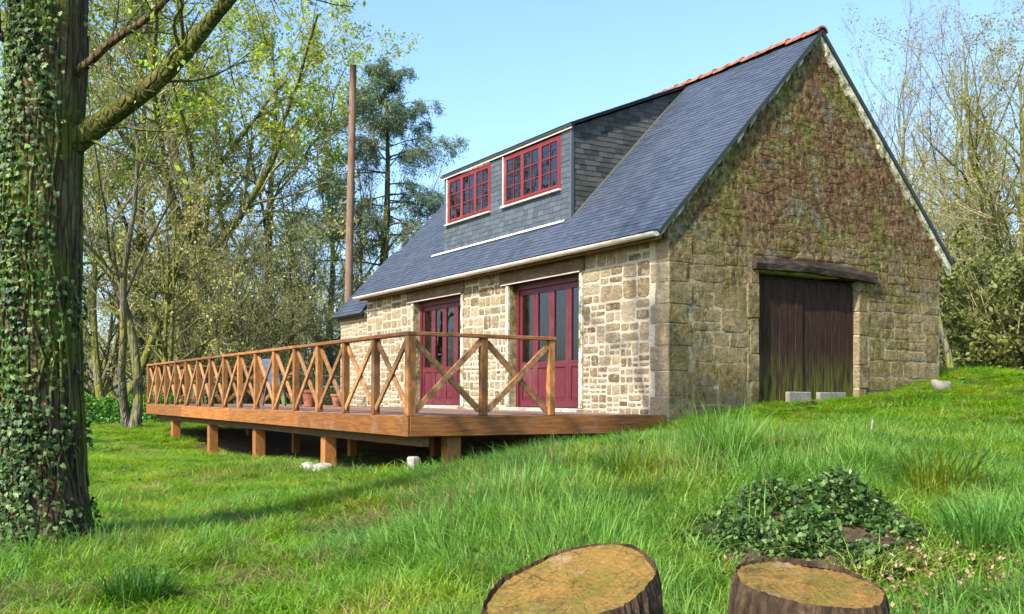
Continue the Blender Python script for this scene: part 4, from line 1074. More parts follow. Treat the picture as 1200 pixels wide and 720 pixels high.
T('ever', 1196, 24, .9, 3.3, 'dark evergreen shrub at the right picture edge', 'evergreen_shrub', 'shrub', 'shrubs on the bank right of the house')
T('ever2', 1108, 28, 1.0, 2.0, 'olive shrub peeping out behind the right gable corner', 'olive_shrub', 'shrub', 'shrubs on the bank right of the house')
T('ever2', 1265, 25, 1.0, 5.0, 'olive shrub cut off by the right picture edge', 'olive_shrub', 'shrub', 'shrubs on the bank right of the house')
T('spring', 15, 34, 1.15, 1.3, 'leafy tree whose crown fills the gap left of the ivy clad trunk')
T('spring', 165, 40, 1.25, 2.6, 'tall bright green tree crowning the left background')
T('spring2', 265, 47, 1.4, 4.9, 'tall pale crown above the middle of the railing')
T('spring', 385, 50, 1.2, .9, 'leafy tree half hidden between the timber pole and the cedar')
# leaning pale trunk by the gable corner
p = at(1117, 432, 21); q = at(1100, 375, 21.4); g0 = gz(p[0], p[1])
P = np.array([[[p[0], p[1], g0 - .1], list(p * .6 + q * .4), list(q), list(at(1082, 300, 22)), list(at(1075, 220, 22.5))]]); v, qd = tubes(P, np.array([[.085, .07, .065, .05, .02]]), 9)
me = mesh_np('leaning_trunk', v - np.array([p[0], p[1], g0]), [qd]); o = link('leaning_trunk', me, MAT['bark_pale'], smooth=True); o.location = (p[0], p[1], g0)
tag(o, 'pale bare trunk leaning against the right gable corner', 'trunk')

# ------------------------------------------------------------------ instancing (countless stuff only)
def instancer(name, pts, idx, rot, scl, protos, label, kind='stuff'):
    col = bpy.data.collections.new(name + '_shapes')
    for i, me in enumerate(protos):
        o = bpy.data.objects.new('%s_%02d' % (name, i), me); col.objects.link(o)
    me = bpy.data.meshes.new(name); me.vertices.add(len(pts)); me.vertices.foreach_set('co', np.asarray(pts, np.float32).ravel())
    a = me.attributes.new('idx', 'INT', 'POINT'); a.data.foreach_set('value', np.asarray(idx, np.int32))
    a = me.attributes.new('rot', 'FLOAT_VECTOR', 'POINT'); a.data.foreach_set('vector', np.asarray(rot, np.float32).ravel())
    a = me.attributes.new('scl', 'FLOAT_VECTOR', 'POINT'); a.data.foreach_set('vector', np.asarray(scl, np.float32).ravel())
    o = bpy.data.objects.new(name, me); COL.objects.link(o); tag(o, label, kind=kind)
    ng = bpy.data.node_groups.new(name + '_scatter', 'GeometryNodeTree')
    ng.interface.new_socket('Geometry', in_out='INPUT', socket_type='NodeSocketGeometry'); ng.interface.new_socket('Geometry', in_out='OUTPUT', socket_type='NodeSocketGeometry')
    gi, go = ng.nodes.new('NodeGroupInput'), ng.nodes.new('NodeGroupOutput')
    iop = ng.nodes.new('GeometryNodeInstanceOnPoints'); ci = ng.nodes.new('GeometryNodeCollectionInfo')
    ci.inputs['Collection'].default_value = col; ci.inputs['Separate Children'].default_value = True; ci.inputs['Reset Children'].default_value = True
    iop.inputs['Pick Instance'].default_value = True
    def na(nm, dt):
        n = ng.nodes.new('GeometryNodeInputNamedAttribute'); n.data_type = dt; n.inputs['Name'].default_value = nm; return n.outputs['Attribute']
    ng.links.new(gi.outputs[0], iop.inputs['Points']); ng.links.new(ci.outputs[0], iop.inputs['Instance'])
    ng.links.new(na('idx', 'INT'), iop.inputs['Instance Index'])
    e2r = ng.nodes.new('FunctionNodeEulerToRotation'); ng.links.new(na('rot', 'FLOAT_VECTOR'), e2r.inputs[0]); ng.links.new(e2r.outputs[0], iop.inputs['Rotation'])
    ng.links.new(na('scl', 'FLOAT_VECTOR'), iop.inputs['Scale']); ng.links.new(iop.outputs[0], go.inputs[0])
    o.modifiers.new('scatter', 'NODES').node_group = ng
    return o

# far wood: one mass behind the single trees
def joined(kind):
    tm, tw, lm = K_[kind]; Vs, Qs, ts, mi = [], [], [], []; off = 0
    me = bpy.data.meshes.new('wood_' + kind)
    bm = bmesh.new()
    mats = []
    for i, m in enumerate([q for q in (tm, tw, lm) if q]):
        n0 = len(bm.faces); bm.from_mesh(m); bm.faces.ensure_lookup_table()
        for f in bm.faces[n0:]: f.material_index = i
        mats.append(m.materials[0])
    bm.to_mesh(me); bm.free()
    for m in mats: me.materials.append(m)
    return me
rg = np.random.default_rng(77)
pts, idx, rot, scl = [], [], [], []
kinds = ['olive', 'olive2', 'weep', 'bare2', 'spring2', 'ever2', 'ever']
def wood(u0, u1, d0, d1, n, pk, s0, s1):
    for _ in range(n):
        u, d = rg.uniform(u0, u1), rg.uniform(d0, d1); p = at(u, V0, d)
        pts.append((p[0], p[1], gz(p[0], p[1]) - .1)); idx.append(rg.choice(len(kinds), p=pk)); rot.append((0, 0, rg.uniform(0, 6.28))); s = rg.uniform(s0, s1); scl.append((s, s, s))
wood(-260, 430, 44, 62, 46, [.2, .25, .15, .25, .1, .05, .0], .75, 1.1)
wood(-260, 400, 37, 43, 11, [.1, .25, .2, .2, .0, .2, .05], .6, .9)
wood(1040, 1500, 42, 62, 36, [.25, .2, .05, .2, .2, .05, .05], .8, 1.15)
wood(1130, 1400, 29, 36, 16, [.15, .15, .0, .1, .1, .25, .25], .65, .95)
wood(440, 1060, 52, 64, 22, [.4, .3, .2, .0, .0, .05, .05], .45, .6)
instancer('woodland', pts, idx, rot, scl, [joined(k) for k in kinds], 'tangled olive spring woodland behind the house')

# hedge bank at the far left
def hedge():
    rg = np.random.default_rng(5); pl = at(60, V0, 29); pr = at(205, V0, 29.5)
    N = 26000; t = rg.uniform(0, 1, N); c = pl[None] * (1 - t[:, None]) + pr[None] * t[:, None]
    a = rg.uniform(0, math.pi, N); rr = rg.uniform(.75, 1.0, N) ** .5
    hgt = .85 + .1 * np.sin(t * 9) + .06 * np.sin(t * 31)
    dirv = unit((pr - pl)[None])[0]; nrm = np.array([-dirv[1], dirv[0], 0])
    c = c + nrm * (np.cos(a) * rr * .7)[:, None]; c[:, 2] = ground_z(c[:, 0], c[:, 1]) + np.sin(a) * rr * hgt
    V, Q, tt = leaves(c, .09, rg, 1, .03, .5)
    b = np.array([pl[0], pl[1], gz(pl[0], pl[1])])
    root = empty('hedge', b, 'low clipped green hedge beside the ivy clad trunk', 'hedge')
    me = mesh_np('foliage', V - b, [Q], tt); o = bpy.data.objects.new('foliage', me); COL.objects.link(o); me.materials.append(MAT['hedge_leaf']); o.parent = root
    n = 24; tb = np.linspace(.01, .99, n); base = pl[None] * (1 - tb[:, None]) + pr[None] * tb[:, None]; base[:, 2] = ground_z(base[:, 0], base[:, 1]) - .05
    Pp, Rr_ = grow(base, np.tile([[0, 0, 1.]], (n, 1)) + rg.normal(0, .3, (n, 3)), np.full(n, .55), np.full(n, .02), 5, .2, .05, rg); v, q = tubes(Pp, Rr_, 4)
    me = mesh_np('stems', v - b, [q]); me.materials.append(MAT['bark_dark']); o = bpy.data.objects.new('stems', me); COL.objects.link(o); o.parent = root
hedge()

# timber pole behind the house
pp = at(406, V0, 31); pt = at(412, 78, 31); g0 = gz(pp[0], pp[1])
n = 14; zz = np.linspace(g0 - .3, pt[2], n); tt = np.linspace(0, 1, n)
P = np.stack([pp[0] + (pt[0] - pp[0]) * tt + .02 * np.sin(tt * 9), pp[1] + (pt[1] - pp[1]) * tt, zz], -1)[None]
v, q = tubes(P, (.135 - .03 * tt)[None], 12); b = np.array([pp[0], pp[1], g0])
top = np.arange((n - 1) * 12, n * 12)
o = link('timber_pole', mesh_np('timber_pole', v - b, [q, top[None]]), MAT['pole_wood'], smooth=False); o.location = b
tag(o, 'tall plain brown timber pole behind the far roof end', 'pole')

# ------------------------------------------------------------------ the ivy clad tree on the left
def hero():
    rg = np.random.default_rng(31)
    cl = [(50, 655, 7.5, .365), (51, 615, 7.5, .325), (50, 560, 7.5, .295), (48, 480, 7.5, .278), (46, 380, 7.5, .27), (47, 280, 7.5, .268), (50, 180, 7.5, .262), (55, 90, 7.5, .252), (60, 0, 7.5, .243), (66, -120, 7.5, .23), (74, -300, 7.5, .20), (80, -520, 7.6, .17), (90, -760, 7.8, .13)]
    C = np.array([at(u, v, d) for u, v, d, r in cl]); Rr = np.array([c[3] for c in cl])
    # resample smoothly
    s = np.linspace(0, len(C) - 1, 110); i = np.minimum(s.astype(int), len(C) - 2); f = (s - i)[:, None]; C2 = C[i] * (1 - f) + C[i + 1] * f; R2 = Rr[i] * (1 - f[:, 0]) + Rr[i + 1] * f[:, 0]
    for _ in range(3): C2[1:-1] = (C2[:-2] + 2 * C2[1:-1] + C2[2:]) / 4; R2[1:-1] = (R2[:-2] + 2 * R2[1:-1] + R2[2:]) / 4
    k = 48; V, Q = tubes(C2[None], R2[None], k)
    Vr = V.reshape(len(C2), k, 3); a = np.linspace(0, 2 * math.pi, k, endpoint=False)
    zrel = (C2[:, 2] - C2[0, 2])
    flare = 1 + np.exp(-zrel / .22)[:, None] * (.10 + .16 * np.cos(a * 5 + 1.0)[None] ** 2)
    rid = 1 + .02 * np.sin(a * 11 + 1.4 * np.sin(zrel[:, None] * 1.7) + 2 * np.sin(zrel[:, None] * .6)) + .014 * np.sin(a * 23 + zrel[:, None] * 3.1) + rg.normal(0, .006, (len(C2), k))
    Vr = C2[:, None] + (Vr - C2[:, None]) * (flare * rid)[..., None]
    base = np.array([C[0, 0], C[0, 1], gz(C[0, 0], C[0, 1])])
    root = empty('ivy_clad_tree', base, 'thick ivy clad tree trunk with mossy limb at the left edge', 'tree')
    me = mesh_np('trunk', Vr.reshape(-1, 3) - base, [Q]); me.materials.append(MAT['bark_hero']); tr = bpy.data.objects.new('trunk', me); COL.objects.link(tr); tr.parent = root
    me.polygons.foreach_set('use_smooth', [True] * len(me.polygons))
    def tubepart(name, pts, rad, mat, k=14, parent=root, amp=.04):
        Cc = np.array([at(*p) for p in pts]); s = np.linspace(0, len(Cc) - 1, 40); i = np.minimum(s.astype(int), len(Cc) - 2); f = (s - i)[:, None]
        P = Cc[i] * (1 - f) + Cc[i + 1] * f; Rr = np.interp(s, np.arange(len(rad)), rad)
        for _ in range(4): P[1:-1] = (P[:-2] + 2 * P[1:-1] + P[2:]) / 4
        v, q = tubes(P[None], Rr[None], k); v = v.reshape(len(P), k, 3); v = P[:, None] + (v - P[:, None]) * (1 + rg.normal(0, amp, (len(P), k, 1)))
        me = mesh_np(name, v.reshape(-1, 3) - base, [q]); me.materials.append(mat); o = bpy.data.objects.new(name, me); COL.objects.link(o); o.parent = parent
        me.polygons.foreach_set('use_smooth', [True] * len(me.polygons)); return P, Rr
    limb, lr = tubepart('limb', [(48, 195, 7.5), (84, 170, 7.5), (122, 143, 7.46), (170, 108, 7.2), (210, 70, 7.1), (245, 25, 7.0), (275, -10, 6.9), (330, -60, 6.7), (400, -150, 6.6)], [.13, .10, .076, .066, .06, .05, .042, .033, .02], MAT['bark_limb'])
    l2, lr2 = tubepart('limb', [(80, 95, 7.5), (100, 78, 7.4), (130, 50, 7.3), (165, 28, 7.3), (190, 5, 7.2), (230, -40, 7.1)], [.045, .034, .028, .025, .022, .014], MAT['bark_hero'], 8)
    l3, lr3 = tubepart('limb', [(30, 60, 7.5), (0, 45, 7.4), (-60, 10, 7.3), (-140, -60, 7.1), (-260, -140, 7.0)], [.05, .04, .034, .026, .015], MAT['bark_hero'], 8)
    # upper limbs out of the frame and all the twigs
    N = 20; zt = rg.uniform(.70, .995, N); ii = (zt * (len(C2) - 1)).astype(int); a = rg.uniform(0, 2 * math.pi, N)
    d = np.stack([np.cos(a), np.sin(a), rg.uniform(.3, .9, N)], -1)
    P1, R1 = grow(C2[ii], d, rg.uniform(2.2, 4.2, N), rg.uniform(.04, .075, N), 9, .12, .04, rg, .25)
    v1, q1 = tubes(P1, R1, 7); me = mesh_np('limbs', v1 - base, [q1]); me.materials.append(MAT['bark_hero']); o = bpy.data.objects.new('upper_limbs', me); COL.objects.link(o); o.parent = root
    segs = [np.stack([np.interp(np.linspace(0, 39, 9), np.arange(40), L_[:, c]) for c in range(3)], -1) for L_ in (limb, l2, l3)]
    rads = [np.interp(np.linspace(0, 39, 9), np.arange(40), r_) for r_ in (lr, lr2, lr3)]
    # twigs: dense on the upper limbs, looser on the limbs in view
    p, d, l, r = spawn(P1, R1, 9, .15, 1, .8, rg, .36, .45, np.full(N, 3.6)); 
    pa, da, la, ra = spawn(np.array(segs), np.array(rads), 12, .12, 1, .9, rg, .34, .28, np.full(3, 3.0))
    p, d, l, r = np.r_[p, pa], np.r_[d, da], np.r_[l, la], np.r_[r, ra]
    P2, R2_ = grow(p, d, l, np.minimum(r, .016), 7, .17, -.015, rg, .25); v2, q2 = tubes(P2, R2_, 4)
    p, d, l3_, r = spawn(P2, R2_, 7, .1, 1, .8, rg, .5, .6, l); P3, R3 = grow(p, d, np.maximum(l3_, .15), np.minimum(r, .0055), 5, .2, -.03, rg, .3); v3, q3 = tubes(P3, R3, 3)
    me = mesh_np('crown', np.r_[v2, v3] - base, [np.r_[q2, q3 + len(v2)]]); me.materials.append(MAT['bark_dark']); cr = bpy.data.objects.new('crown', me); COL.objects.link(cr); cr.parent = root
    pts = P3[:, 2:].reshape(-1, 3); keep = rg.random(len(pts)) < np.where(pts[:, 2] > 3.6, .35, .12)
    V, Q, t = leaves(pts[keep], .05, rg, 2, .05); me = mesh_np('leaves', V - base, [Q], t); me.materials.append(MAT['spring_leaf']); o = bpy.data.objects.new('leaves', me); COL.objects.link(o); o.parent = cr
    # ---- ivy: lobed leaves standing off the bark
    ivy = empty('climbing_ivy', tuple(base), 'dark glossy ivy climbing the left side of the big trunk', 'ivy')
    lob = [(0, 0), (.28, -.12), (.5, .12), (.33, .3), (.42, .62), (.16, .58), (0, 1.0), (-.16, .58), (-.42, .62), (-.33, .3), (-.5, .12), (-.28, -.12)]
    lob = np.array([(x, y) for x, y in lob])
    Vs, Fs = [(0, .3, .05)] + [(x, y, -.10 * abs(x) - .04 * y) for x, y in lob], [(0, i + 1, (i + 1) % 12 + 1) for i in range(12)]
    lm_ = [MB().add(Vs, Fs, t).mesh('ivy_leaf') for t in (.1, .3, .5, .7, .95)]
    for m in lm_: m.materials.append(MAT['ivy_leaf'])
    cand = []
    toc = unit(np.array([-RT * .80 - FW * .60]))[0]      # the side the ivy favours: left, toward the viewer
    tor = unit(np.array([RT * .8 - FW * .6]))[0]
    for _ in range(26000):
        j = int(rg.integers(0, 78)); a_ = int(rg.integers(0, k)); pnt = Vr[j, a_]; nrm = unit((pnt - C2[j])[None])[0]
        side = nrm @ toc; z_ = pnt[2]
        n_ = .5 + .5 * math.sin(z_ * 3.1 + a_ * .55) * math.sin(z_ * 1.7 + 1.3 - a_ * .3)
        w = max(0, side + .25) * (.3 + 1.1 * n_ ** 1.4) + .5 * max(0, nrm @ tor) * (.55 if (-.2 < z_ < 1.1) or z_ < -.55 else .02) * (n_ > .35)
        if side > .75: w += .2
        if rg.random() < w: cand.append((pnt, nrm, z_))
    stuffV, stuffQ, stuffT = [], [], []
    cand = cand[:9000]
    vis = [i for i, c in enumerate(cand) if c[1] @ FW < -.15 and c[2] < 3.3]; rg.shuffle(vis); vis = set(vis[:300])
    off = 0
    for i, (pnt, nrm, z_) in enumerate(cand):
        s = rg.uniform(.016, .046) * (1.4 if rg.random() < .15 else 1)
        n2 = unit((nrm + rg.normal(0, .6, 3) + np.array([0, 0, .35]))[None])[0]
        dn = unit((np.array([0, 0, -1.]) + rg.normal(0, .5, 3))[None])[0]; y_ = unit((dn - n2 * (dn @ n2))[None])[0]; x_ = np.cross(y_, n2)
        pos = pnt + nrm * rg.uniform(.01, .05) + abs(rg.normal(0, .018))
        m3 = np.stack([x_, y_, n2], 1) * s
        if i in vis:
            o = bpy.data.objects.new('leaf', lm_[int(rg.integers(0, 5))]); COL.objects.link(o); o.parent = ivy
            Mx = Matrix.Identity(4)
            for r_ in range(3):
                for c in range(3): Mx[r_][c] = m3[r_, c]
                Mx[r_][3] = pos[r_] - base[r_]
            o.matrix_local = Mx
        else:
            stuffV.append(np.array(Vs) @ m3.T + pos - base); stuffQ.append(np.array(Fs) + off); off += 13; stuffT.append(np.full(13, rg.choice([.05, .2, .4, .6, .9])))
    me = mesh_np('ivy_foliage', np.concatenate(stuffV), [np.concatenate(stuffQ)], np.concatenate(stuffT)); me.materials.append(MAT['ivy_leaf'])
    o = bpy.data.objects.new('foliage', me); COL.objects.link(o); o.parent = ivy; o['kind'] = 'stuff'
    # climbing stems
    ns = 26; st = []
    aa = rg.uniform(0, 2 * math.pi, ns)
    for q_ in range(ns):
        j0 = int(rg.integers(0, 30)); j1 = min(88, j0 + int(rg.integers(25, 55))); js = np.linspace(j0, j1, 14).astype(int)
        av = (aa[q_] + np.cumsum(rg.normal(0, .09, 14)))
        ki = ((av / (2 * math.pi) * k).round().astype(int)) % k
        st.append(C2[js] + (Vr[js, ki] - C2[js]) * 1.03)
    v, q = tubes(np.array(st), np.full((ns, 14), .010), 5); me = mesh_np('ivy_stem', v - base, [q]); me.materials.append(MAT['bark_dark']); o = bpy.data.objects.new('stems', me); COL.objects.link(o); o.parent = ivy
hero()

# ------------------------------------------------------------------ stumps
def stump(center, r, tiltx, tilty, label, seed, ex=1.0, notch=None):
    rg = np.random.default_rng(seed); K = 144; cx, cy, cz_ = center; g = gz(cx, cy) - .15; hgt = cz_ - g
    a = np.linspace(0, 2 * math.pi, K, endpoint=False)
    prof = 1 + .05 * np.cos(2 * a + seed) + .035 * np.cos(3 * a + seed * 2) + .018 * np.cos(7 * a) + rg.normal(0, .007, K)
    rid_ = np.sin(a * 29 + 2 * np.sin(a * 5)) + .6 * np.sin(a * 47 + seed)
    if notch: prof -= notch[1] * np.exp(-((np.angle(np.exp(1j * (a - notch[0]))) / .3) ** 2))
    root = empty('tree_stump', (cx, cy, cz_), label, 'stump', 'cut tree stumps in the foreground')
    topz = lambda x, y: tiltx * x + tilty * y
    V = []; lev = [(0, 1.0), (.03, 1.03), (.1, 1.045), (.3, 1.07), (.6, 1.14), (1.0, 1.34)]
    for t, s in lev:
        for k in range(K):
            rr = r * prof[k] * s * (1 + (.004 + .02 * min(1, t * 8)) * (rid_[k] + .5 * rg.normal(0, 1))); x, y = rr * math.cos(a[k]) * ex, rr * math.sin(a[k])
            V.append((x, y, topz(x, y) * (1 - t) - hgt * t + (rg.normal(0, .0012) + .010 if t == 0 else 0)))
    nl_ = len(lev)
    F = [(i * K + k, (i + 1) * K + k, (i + 1) * K + (k + 1) % K, i * K + (k + 1) % K) for i in range(nl_ - 1) for k in range(K)]
    # inner bark lip
    b = len(V)
    for k in range(K): rr = r * prof[k] * .985; x, y = rr * math.cos(a[k]) * ex, rr * math.sin(a[k]); V.append((x, y, topz(x, y) - .012))
    F += [(k, (k + 1) % K, b + (k + 1) % K, b + k) for k in range(K)]
    me = MB().add(V, F).mesh('bark'); me.materials.append(MAT['stump_bark']); o = bpy.data.objects.new('bark', me); COL.objects.link(o); o.parent = root
    V = []; F = []; rings = np.linspace(.988, 0.02, 14)
    for s in rings:
        for k in range(K):
            rr = r * prof[k] * s; x, y = rr * math.cos(a[k]) * ex, rr * math.sin(a[k]); V.append((x, y, topz(x, y) - .006 + .010 * math.sin(9 * x + seed) * math.sin(7 * y) + rg.normal(0, .0018)))
    F = [(i * K + k, i * K + (k + 1) % K, (i + 1) * K + (k + 1) % K, (i + 1) * K + k) for i in range(13) for k in range(K)]; F.append(tuple(13 * K + k for k in range(K)))
    me = MB().add(V, F).mesh('cut_face'); me.materials.append(MAT['stump_cut']); o = bpy.data.objects.new('cut_face', me); COL.objects.link(o); o.parent = root
    me.polygons.foreach_set('use_smooth', [True] * len(me.polygons))
# tilts given along the viewer's right and depth directions
def tilt(right, depth): return (RT[0] * right + FW[0] * depth, RT[1] * right + FW[1] * depth)
c = at(672, 684, 3.8); stump(c, .315, *tilt(.20, .24), 'tilted ochre topped tree stump in the middle foreground', 3)
c = at(948, 682, 3.9); stump(c, .27, *tilt(-.04, .17), 'ochre topped tree stump in the right foreground', 6, notch=(2.45, .09))

# ------------------------------------------------------------------ ivy mound behind the right stump
def mound():
    rg = np.random.default_rng(9); c = np.array([6.28, -4.15]); 
    N = 21000; a = rg.uniform(0, 2 * math.pi, N); rr = np.sqrt(rg.uniform(0, 1.2, N)) * (1 + .12 * np.sin(3 * a) + .08 * np.sin(7 * a)); ax, ay = .72, .80
    lx, ly = rr * np.cos(a) * ax, rr * np.sin(a) * ay * 1.0
    P = c[None] + lx[:, None] * FW[None, :2] * -1 + ly[:, None] * RT[None, :2] * .80
    bump = (.27 * np.maximum(.06, 1 - rr ** 2)) * (1 + .35 * np.sin(lx * 7 + 1) * np.sin(ly * 6)) + .05 * np.sin(lx * 11) * np.sin(ly * 9)
    zz = ground_z(P[:, 0], P[:, 1]) + bump * rg.uniform(.55, 1.15, N) + .01
    pts = np.c_[P, zz]; sun_side = rg.random(N) < .10
    pts = pts[rg.random(N) < np.clip(.55 + .7 * np.sin(pts[:, 0] * 5 + 1) * np.sin(pts[:, 1] * 6) + .45 * (rr < .95), .2, 1)]
    V, Q, t = leaves(pts, .036, rg, 2, .022, .8)
    n_ = 80; ii = rg.integers(0, len(pts), n_); Pt, Rt_ = grow(pts[ii] - [0, 0, .03], rg.normal(0, 1, (n_, 3)) * [1, 1, .25], rg.uniform(.12, .5, n_), rg.uniform(.003, .006, n_), 6, .25, -.02, rg)
    v_, q_ = tubes(Pt, Rt_, 4); tag(link('ivy_runners', mesh_np('ivy_runners', v_, [q_]), MAT['bark_dark']), 'thin brown runners among the ground ivy', kind='stuff')
    o = link('ivy_ground_cover', mesh_np('ivy_ground_cover', V, [Q], t), MAT['ivy_leaf']); tag(o, 'low mound of dark ivy leaves behind the right stump', kind='stuff')
    # soil hump under it
    G = 40; u = np.linspace(-1, 1, G); X, Y = np.meshgrid(u, u); rad = np.hypot(X, Y)
    Pm = c[None, None] + (X * ax * 1.15)[..., None] * -FW[:2] + (Y * ay * .80 * 1.15)[..., None] * RT[:2]
    Z = ground_z(Pm[..., 0], Pm[..., 1]) + np.maximum(.20 * (1 - rad ** 2), -.06) + .02 * rg.normal(0, 1, (G, G)) * (rad < 1)
    V = np.c_[Pm.reshape(-1, 2), Z.ravel()]; i = np.arange(G - 1)[:, None] * G + np.arange(G - 1)[None]; Qd = np.stack([i, i + G, i + G + 1, i + 1], -1).reshape(-1, 4)
    o = link('soil_mound', mesh_np('soil_mound', V, [Qd]), MAT['soil'], smooth=True); tag(o, 'brown earth hump under the ivy', kind='structure')
    # fallen dead leaves around
    N = 3600; q = rg.normal(0, 1, (N, 2)) * [.6, .7]; cc = np.array([7.45, -4.25]); P = cc + q[:, :1] * FW[:2] * -1 * .8 + q[:, 1:] * RT[:2] * .9
    pts = np.c_[P, ground_z(P[:, 0], P[:, 1]) + .025 + rg.uniform(0, .05, N)]
    V, Q, t = leaves(pts, .028, rg, 1, .02, .9); o = link('leaf_litter', mesh_np('leaf_litter', V, [Q], t), MAT['dead_leaf']); tag(o, 'brown fallen leaves around the right stump', kind='stuff')
mound()
st = at(1021, 522, 9.5); P = np.array([[[st[0], st[1], gz(st[0], st[1]) - .05], [st[0], st[1] + .005, gz(st[0], st[1]) + .14], [st[0] + .01, st[1] + .01, gz(st[0], st[1]) + .24]]]); v, q = tubes(P, np.array([[.012, .011, .009]]), 6)
tag(link('stick', mesh_np('stick', v - P[0, 0], [q]), MAT['pale_stone']), 'thin pale stick standing in the lawn before the barn door', 'stick').location = P[0, 0]

# ------------------------------------------------------------------ grass
def tuft(seed, n, rad, h, width, lean, mat, spread=.6, segs=3):
    rg = np.random.default_rng(seed); V, F3, F4, T_ = [], [], [], []
    for _ in range(n):
        a, r_ = rg.uniform(0, 6.28), rad * math.sqrt(rg.uniform(0, 1)); bx_, by_ = r_ * math.cos(a), r_ * math.sin(a)
        da = rg.uniform(0, 6.28) if rg.random() < .4 else a + rg.normal(0, .7); hh = h * rg.uniform(.45, 1.1); w = width * rg.uniform(.6, 1.2); ln = lean * rg.uniform(.2, 1.3); sa = da + 1.57 + rg.normal(0, .4)
        b = len(V); t = rg.uniform(0, 1)
        for i in range(segs + 1):
            s = i / segs; off = ln * hh * s ** 1.8; z_ = hh * (s - .35 * ln * s ** 2.5)
            cx, cy = bx_ + math.cos(da) * off, by_ + math.sin(da) * off
            if i < segs: ww = w * (1 - .55 * s) / 2; V.append((cx - math.cos(sa) * ww, cy - math.sin(sa) * ww, z_ - .02)); V.append((cx + math.cos(sa) * ww, cy + math.sin(sa) * ww, z_ - .02)); T_ += [t, t]
            else: V.append((cx, cy, z_ - .02)); T_.append(t)
        for i in range(segs - 1): F4.append((b + 2 * i, b + 2 * i + 1, b + 2 * i + 3, b + 2 * i + 2))
        F3.append((b + 2 * segs - 2, b + 2 * segs - 1, b + 2 * segs))
    me = mesh_np('tuft', V, [np.array(F4), np.array(F3)], T_); me.materials.append(mat); return me
rg = np.random.default_rng(101)
def nz(x, y, s, ph=0): return .5 + .25 * (np.sin(x * s + 1.3 * np.sin(y * s * .7 + ph) + ph) + np.sin(y * s * 1.1 + 1.7 * np.sin(x * s * .6 + 2 * ph)))
def scatter(d0, d1, dens, half=.62):
    n = int(dens * half * 2 * (d1 ** 2 - d0 ** 2) / 2 * 1.0)
    d = np.sqrt(rg.uniform(d0 ** 2, d1 ** 2, n)); s = rg.uniform(-half, half, n)
    return CAM[0] + d * FW[0] + d * s * RT[0], CAM[1] + d * FW[1] + d * s * RT[1], d, s
X, Y, D, S = [np.concatenate(q) for q in zip(*[scatter(1.6, 6, 150), scatter(6, 11, 110), scatter(11, 18, 62), scatter(18, 30, 26), scatter(30, 48, 9)])]
inhouse = (X > L - .1) & (X < .06) & (Y > -.05) & (Y < W + .05); inannex = (X < L) & (X > -12.4) & (Y > -.05) & (Y < 3.5)
under = (X < XD1 - .1) & (X > XD0 + .5) & (Y > YD0 + .55 + .25 * np.sin(X * 2.3) + .15 * np.sin(X * 5.1)) & (Y < .1)
c1 = at(672, 684, 3.8); c2 = at(948, 690, 3.9); cm = np.array([6.28, -4.15])
instump = (np.hypot(X - c1[0], Y - c1[1]) < .38) | (np.hypot(X - c2[0], Y - c2[1]) < .34)
dm = np.hypot(((X - cm[0]) * -FW[0] + (Y - cm[1]) * -FW[1]) / .80, ((X - cm[0]) * RT[0] + (Y - cm[1]) * RT[1]) / .66)
tb = at(50, 640, 7.5); intree = np.hypot(X - tb[0], Y - tb[1]) < .33
dl = np.hypot((X - 7.45) / .8, (Y + 4.25) / .8)
keep = ~(inhouse | inannex | instump | intree) & (~under | (rg.random(len(X)) < .015)) & (rg.random(len(X)) > .985 * (dm < 1.0)) & (rg.random(len(X)) > .5 * (dl < 1.2))
X, Y, D, S, dm = X[keep], Y[keep], D[keep], S[keep], dm[keep]
Z = ground_z(X, Y)
# height of the grass: long in the middle band before the deck, mown to the right and far left
lat = S * D
longb = np.exp(-(((X - 4.2) / 2.6) ** 2 + ((Y + 3.4) / 2.5) ** 2)) + .8 * np.exp(-(((X - 7.5) / 2.2) ** 2 + ((Y + 4.8) / 1.9) ** 2)) 
hs = .26 + .85 * np.clip(longb, 0, 1) * (.45 + .9 * nz(X, Y, 2.1, 1)) + .22 * (nz(X, Y, 1.3, 2) > .62) + .4 * np.clip(longb, 0, 1) * (nz(X, Y, 4.3, 3) > .66)
neartree = np.exp(-(np.hypot(X - tb[0], Y - tb[1]) / .9) ** 2); hs += .55 * neartree
nearpost = np.exp(-((Y - YD0) / .35) ** 2) * (X < 0.1) * (X > -7); hs += .35 * nearpost * rg.random(len(X))
hs += .3 * np.exp(-((X - .35) / .3) ** 2) * (Y > -3.9) * (Y < -1.6)
hs *= 1 - .55 * np.exp(-((dm - 1.25) / .5) ** 2)
hs *= 1 - .5 * (X > .0) * (X < 1.6) * (Y > .8)
hs *= np.where(D > 18, .8, 1) * rg.uniform(.7, 1.3, len(X))
idx = np.where(hs > .6, rg.integers(4, 7, len(X)), rg.integers(0, 4, len(X)))
worn = sum(np.exp(-(((X - q[0]) ** 2 + (Y - q[1]) ** 2) / r_ ** 2)) for q, r_ in ((at(310, 690, 6.4), .7), (at(460, 622, 8.2), .6), (at(30, 690, 5.9), .5), (at(930, 490, 11.5), .8), (at(640, 560, 9.5), .4)))
drym = rg.random(len(X)) < np.where(nz(X, Y, .9, 4) > .70, .35, .03) + .5 * worn
hs *= 1 - .4 * np.clip(worn, 0, 1); idx = np.where(drym, 7, idx)
wm = (rg.random(len(X)) < .02 + .05 * (nz(X, Y, 1.7, 5) > .68)) & (D < 16); idx = np.where(wm, rg.integers(8, 10, len(X)), idx); hs = np.where(wm, rg.uniform(.5, 1.0, len(X)), hs)
ws = np.clip(.8 + D * .045, .9, 2.2) * np.where(wm, .6, 1)
sc = np.c_[ws, ws, hs]
sc[:, 2] = hs / .30 * .30
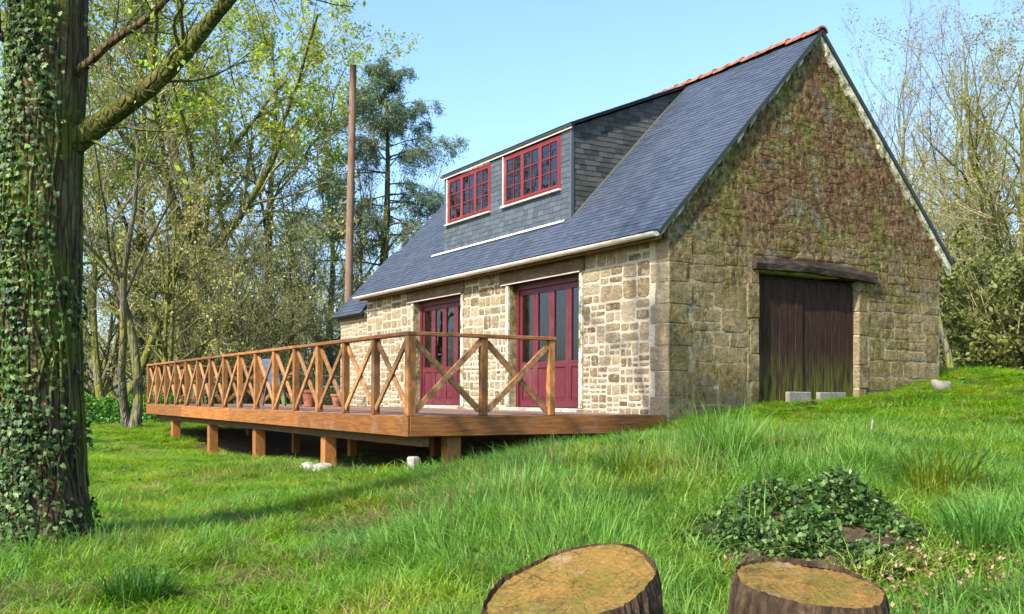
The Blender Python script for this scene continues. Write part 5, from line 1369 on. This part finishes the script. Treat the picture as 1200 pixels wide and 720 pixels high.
rot = np.c_[rg.normal(0, .08, len(X)), rg.normal(0, .08, len(X)), rg.uniform(0, 6.28, len(X))]
short = [tuft(200 + i, 34, .11, .30, .010, .55, MAT['grass']) for i in range(4)]
longg = [tuft(210 + i, 34, .10, .30, .0095, .85, MAT['long_grass']) for i in range(3)]
def rosette(seed, mat):
    rg = np.random.default_rng(seed); V, F, T_ = [], [], []
    for _ in range(16):
        a = rg.uniform(0, 6.28); r_ = rg.uniform(.0, .08); l = rg.uniform(.05, .11); w = l * .38; e = rg.uniform(.2, .9); b = len(V); ca, sa = math.cos(a), math.sin(a); t = rg.uniform(0, 1)
        for f_, ww in ((0, .15), (.35, 1), (.7, .9)):
            for sg in (-1, 1): V.append((ca * (r_ + l * f_) - sa * w * ww * sg, sa * (r_ + l * f_) + ca * w * ww * sg, .02 + l * e * f_ * (1.4 - f_) + .15 * rg.random() * .1)); T_.append(t)
        V.append((ca * (r_ + l), sa * (r_ + l), .02 + l * e * .4)); T_.append(t)
        F += [(b, b + 1, b + 3, b + 2), (b + 2, b + 3, b + 5, b + 4)]; F.append((b + 4, b + 5, b + 6, b + 4)[:3] + (b + 6,)) if False else None
    me = mesh_np('weed', V, [np.array(F)], T_); me.materials.append(mat); return me
weeds = [rosette(230, MAT['hedge_leaf']), rosette(231, MAT['ever_leaf'])]
dry = [tuft(220, 26, .11, .26, .008, .7, MAT['dry_grass'])]
instancer('grass', np.c_[X, Y, Z], idx, rot, sc, short + longg + dry + weeds, 'bright green spring grass over the whole slope')


# single tall tufts that stand out of the lawn
for i, (u, v, d, h, w, mat, lab) in enumerate([
    (738, 588, 7.9, .40, 1.0, 'dark_tuft', 'dark rounded grass tuft left of the tall one, before the deck corner'),
    (848, 556, 8.2, .60, 1.15, 'long_grass', 'tallest fountain like grass tuft below the house corner'),
    (1100, 602, 6.9, .42, 1.3, 'dark_tuft', 'broad dark grass tuft right of the ivy mound'),
    (1160, 655, 5.4, .34, 1.1, 'long_grass', 'pale long grass tuft near the right picture edge'),
    (160, 700, 5.8, .24, .9, 'dark_tuft', 'dark grass tuft right of the ivy clad trunk in the near left'),
    (940, 552, 8.6, .28, 1.0, 'long_grass', 'small grass tuft right of the tallest one, behind the ivy mound')]):
    p = at(u, v, d); g = gz(p[0], p[1])
    root = empty('grass_tuft', (p[0], p[1], g), lab, 'grass tuft', 'tall grass tufts')
    me = tuft(300 + i, 420, .20 * w, h * 1.15, .011, .75, MAT[mat], segs=4); me.materials.clear(); me.materials.append(MAT[mat])
    o = bpy.data.objects.new('blades', me); COL.objects.link(o); o.parent = root
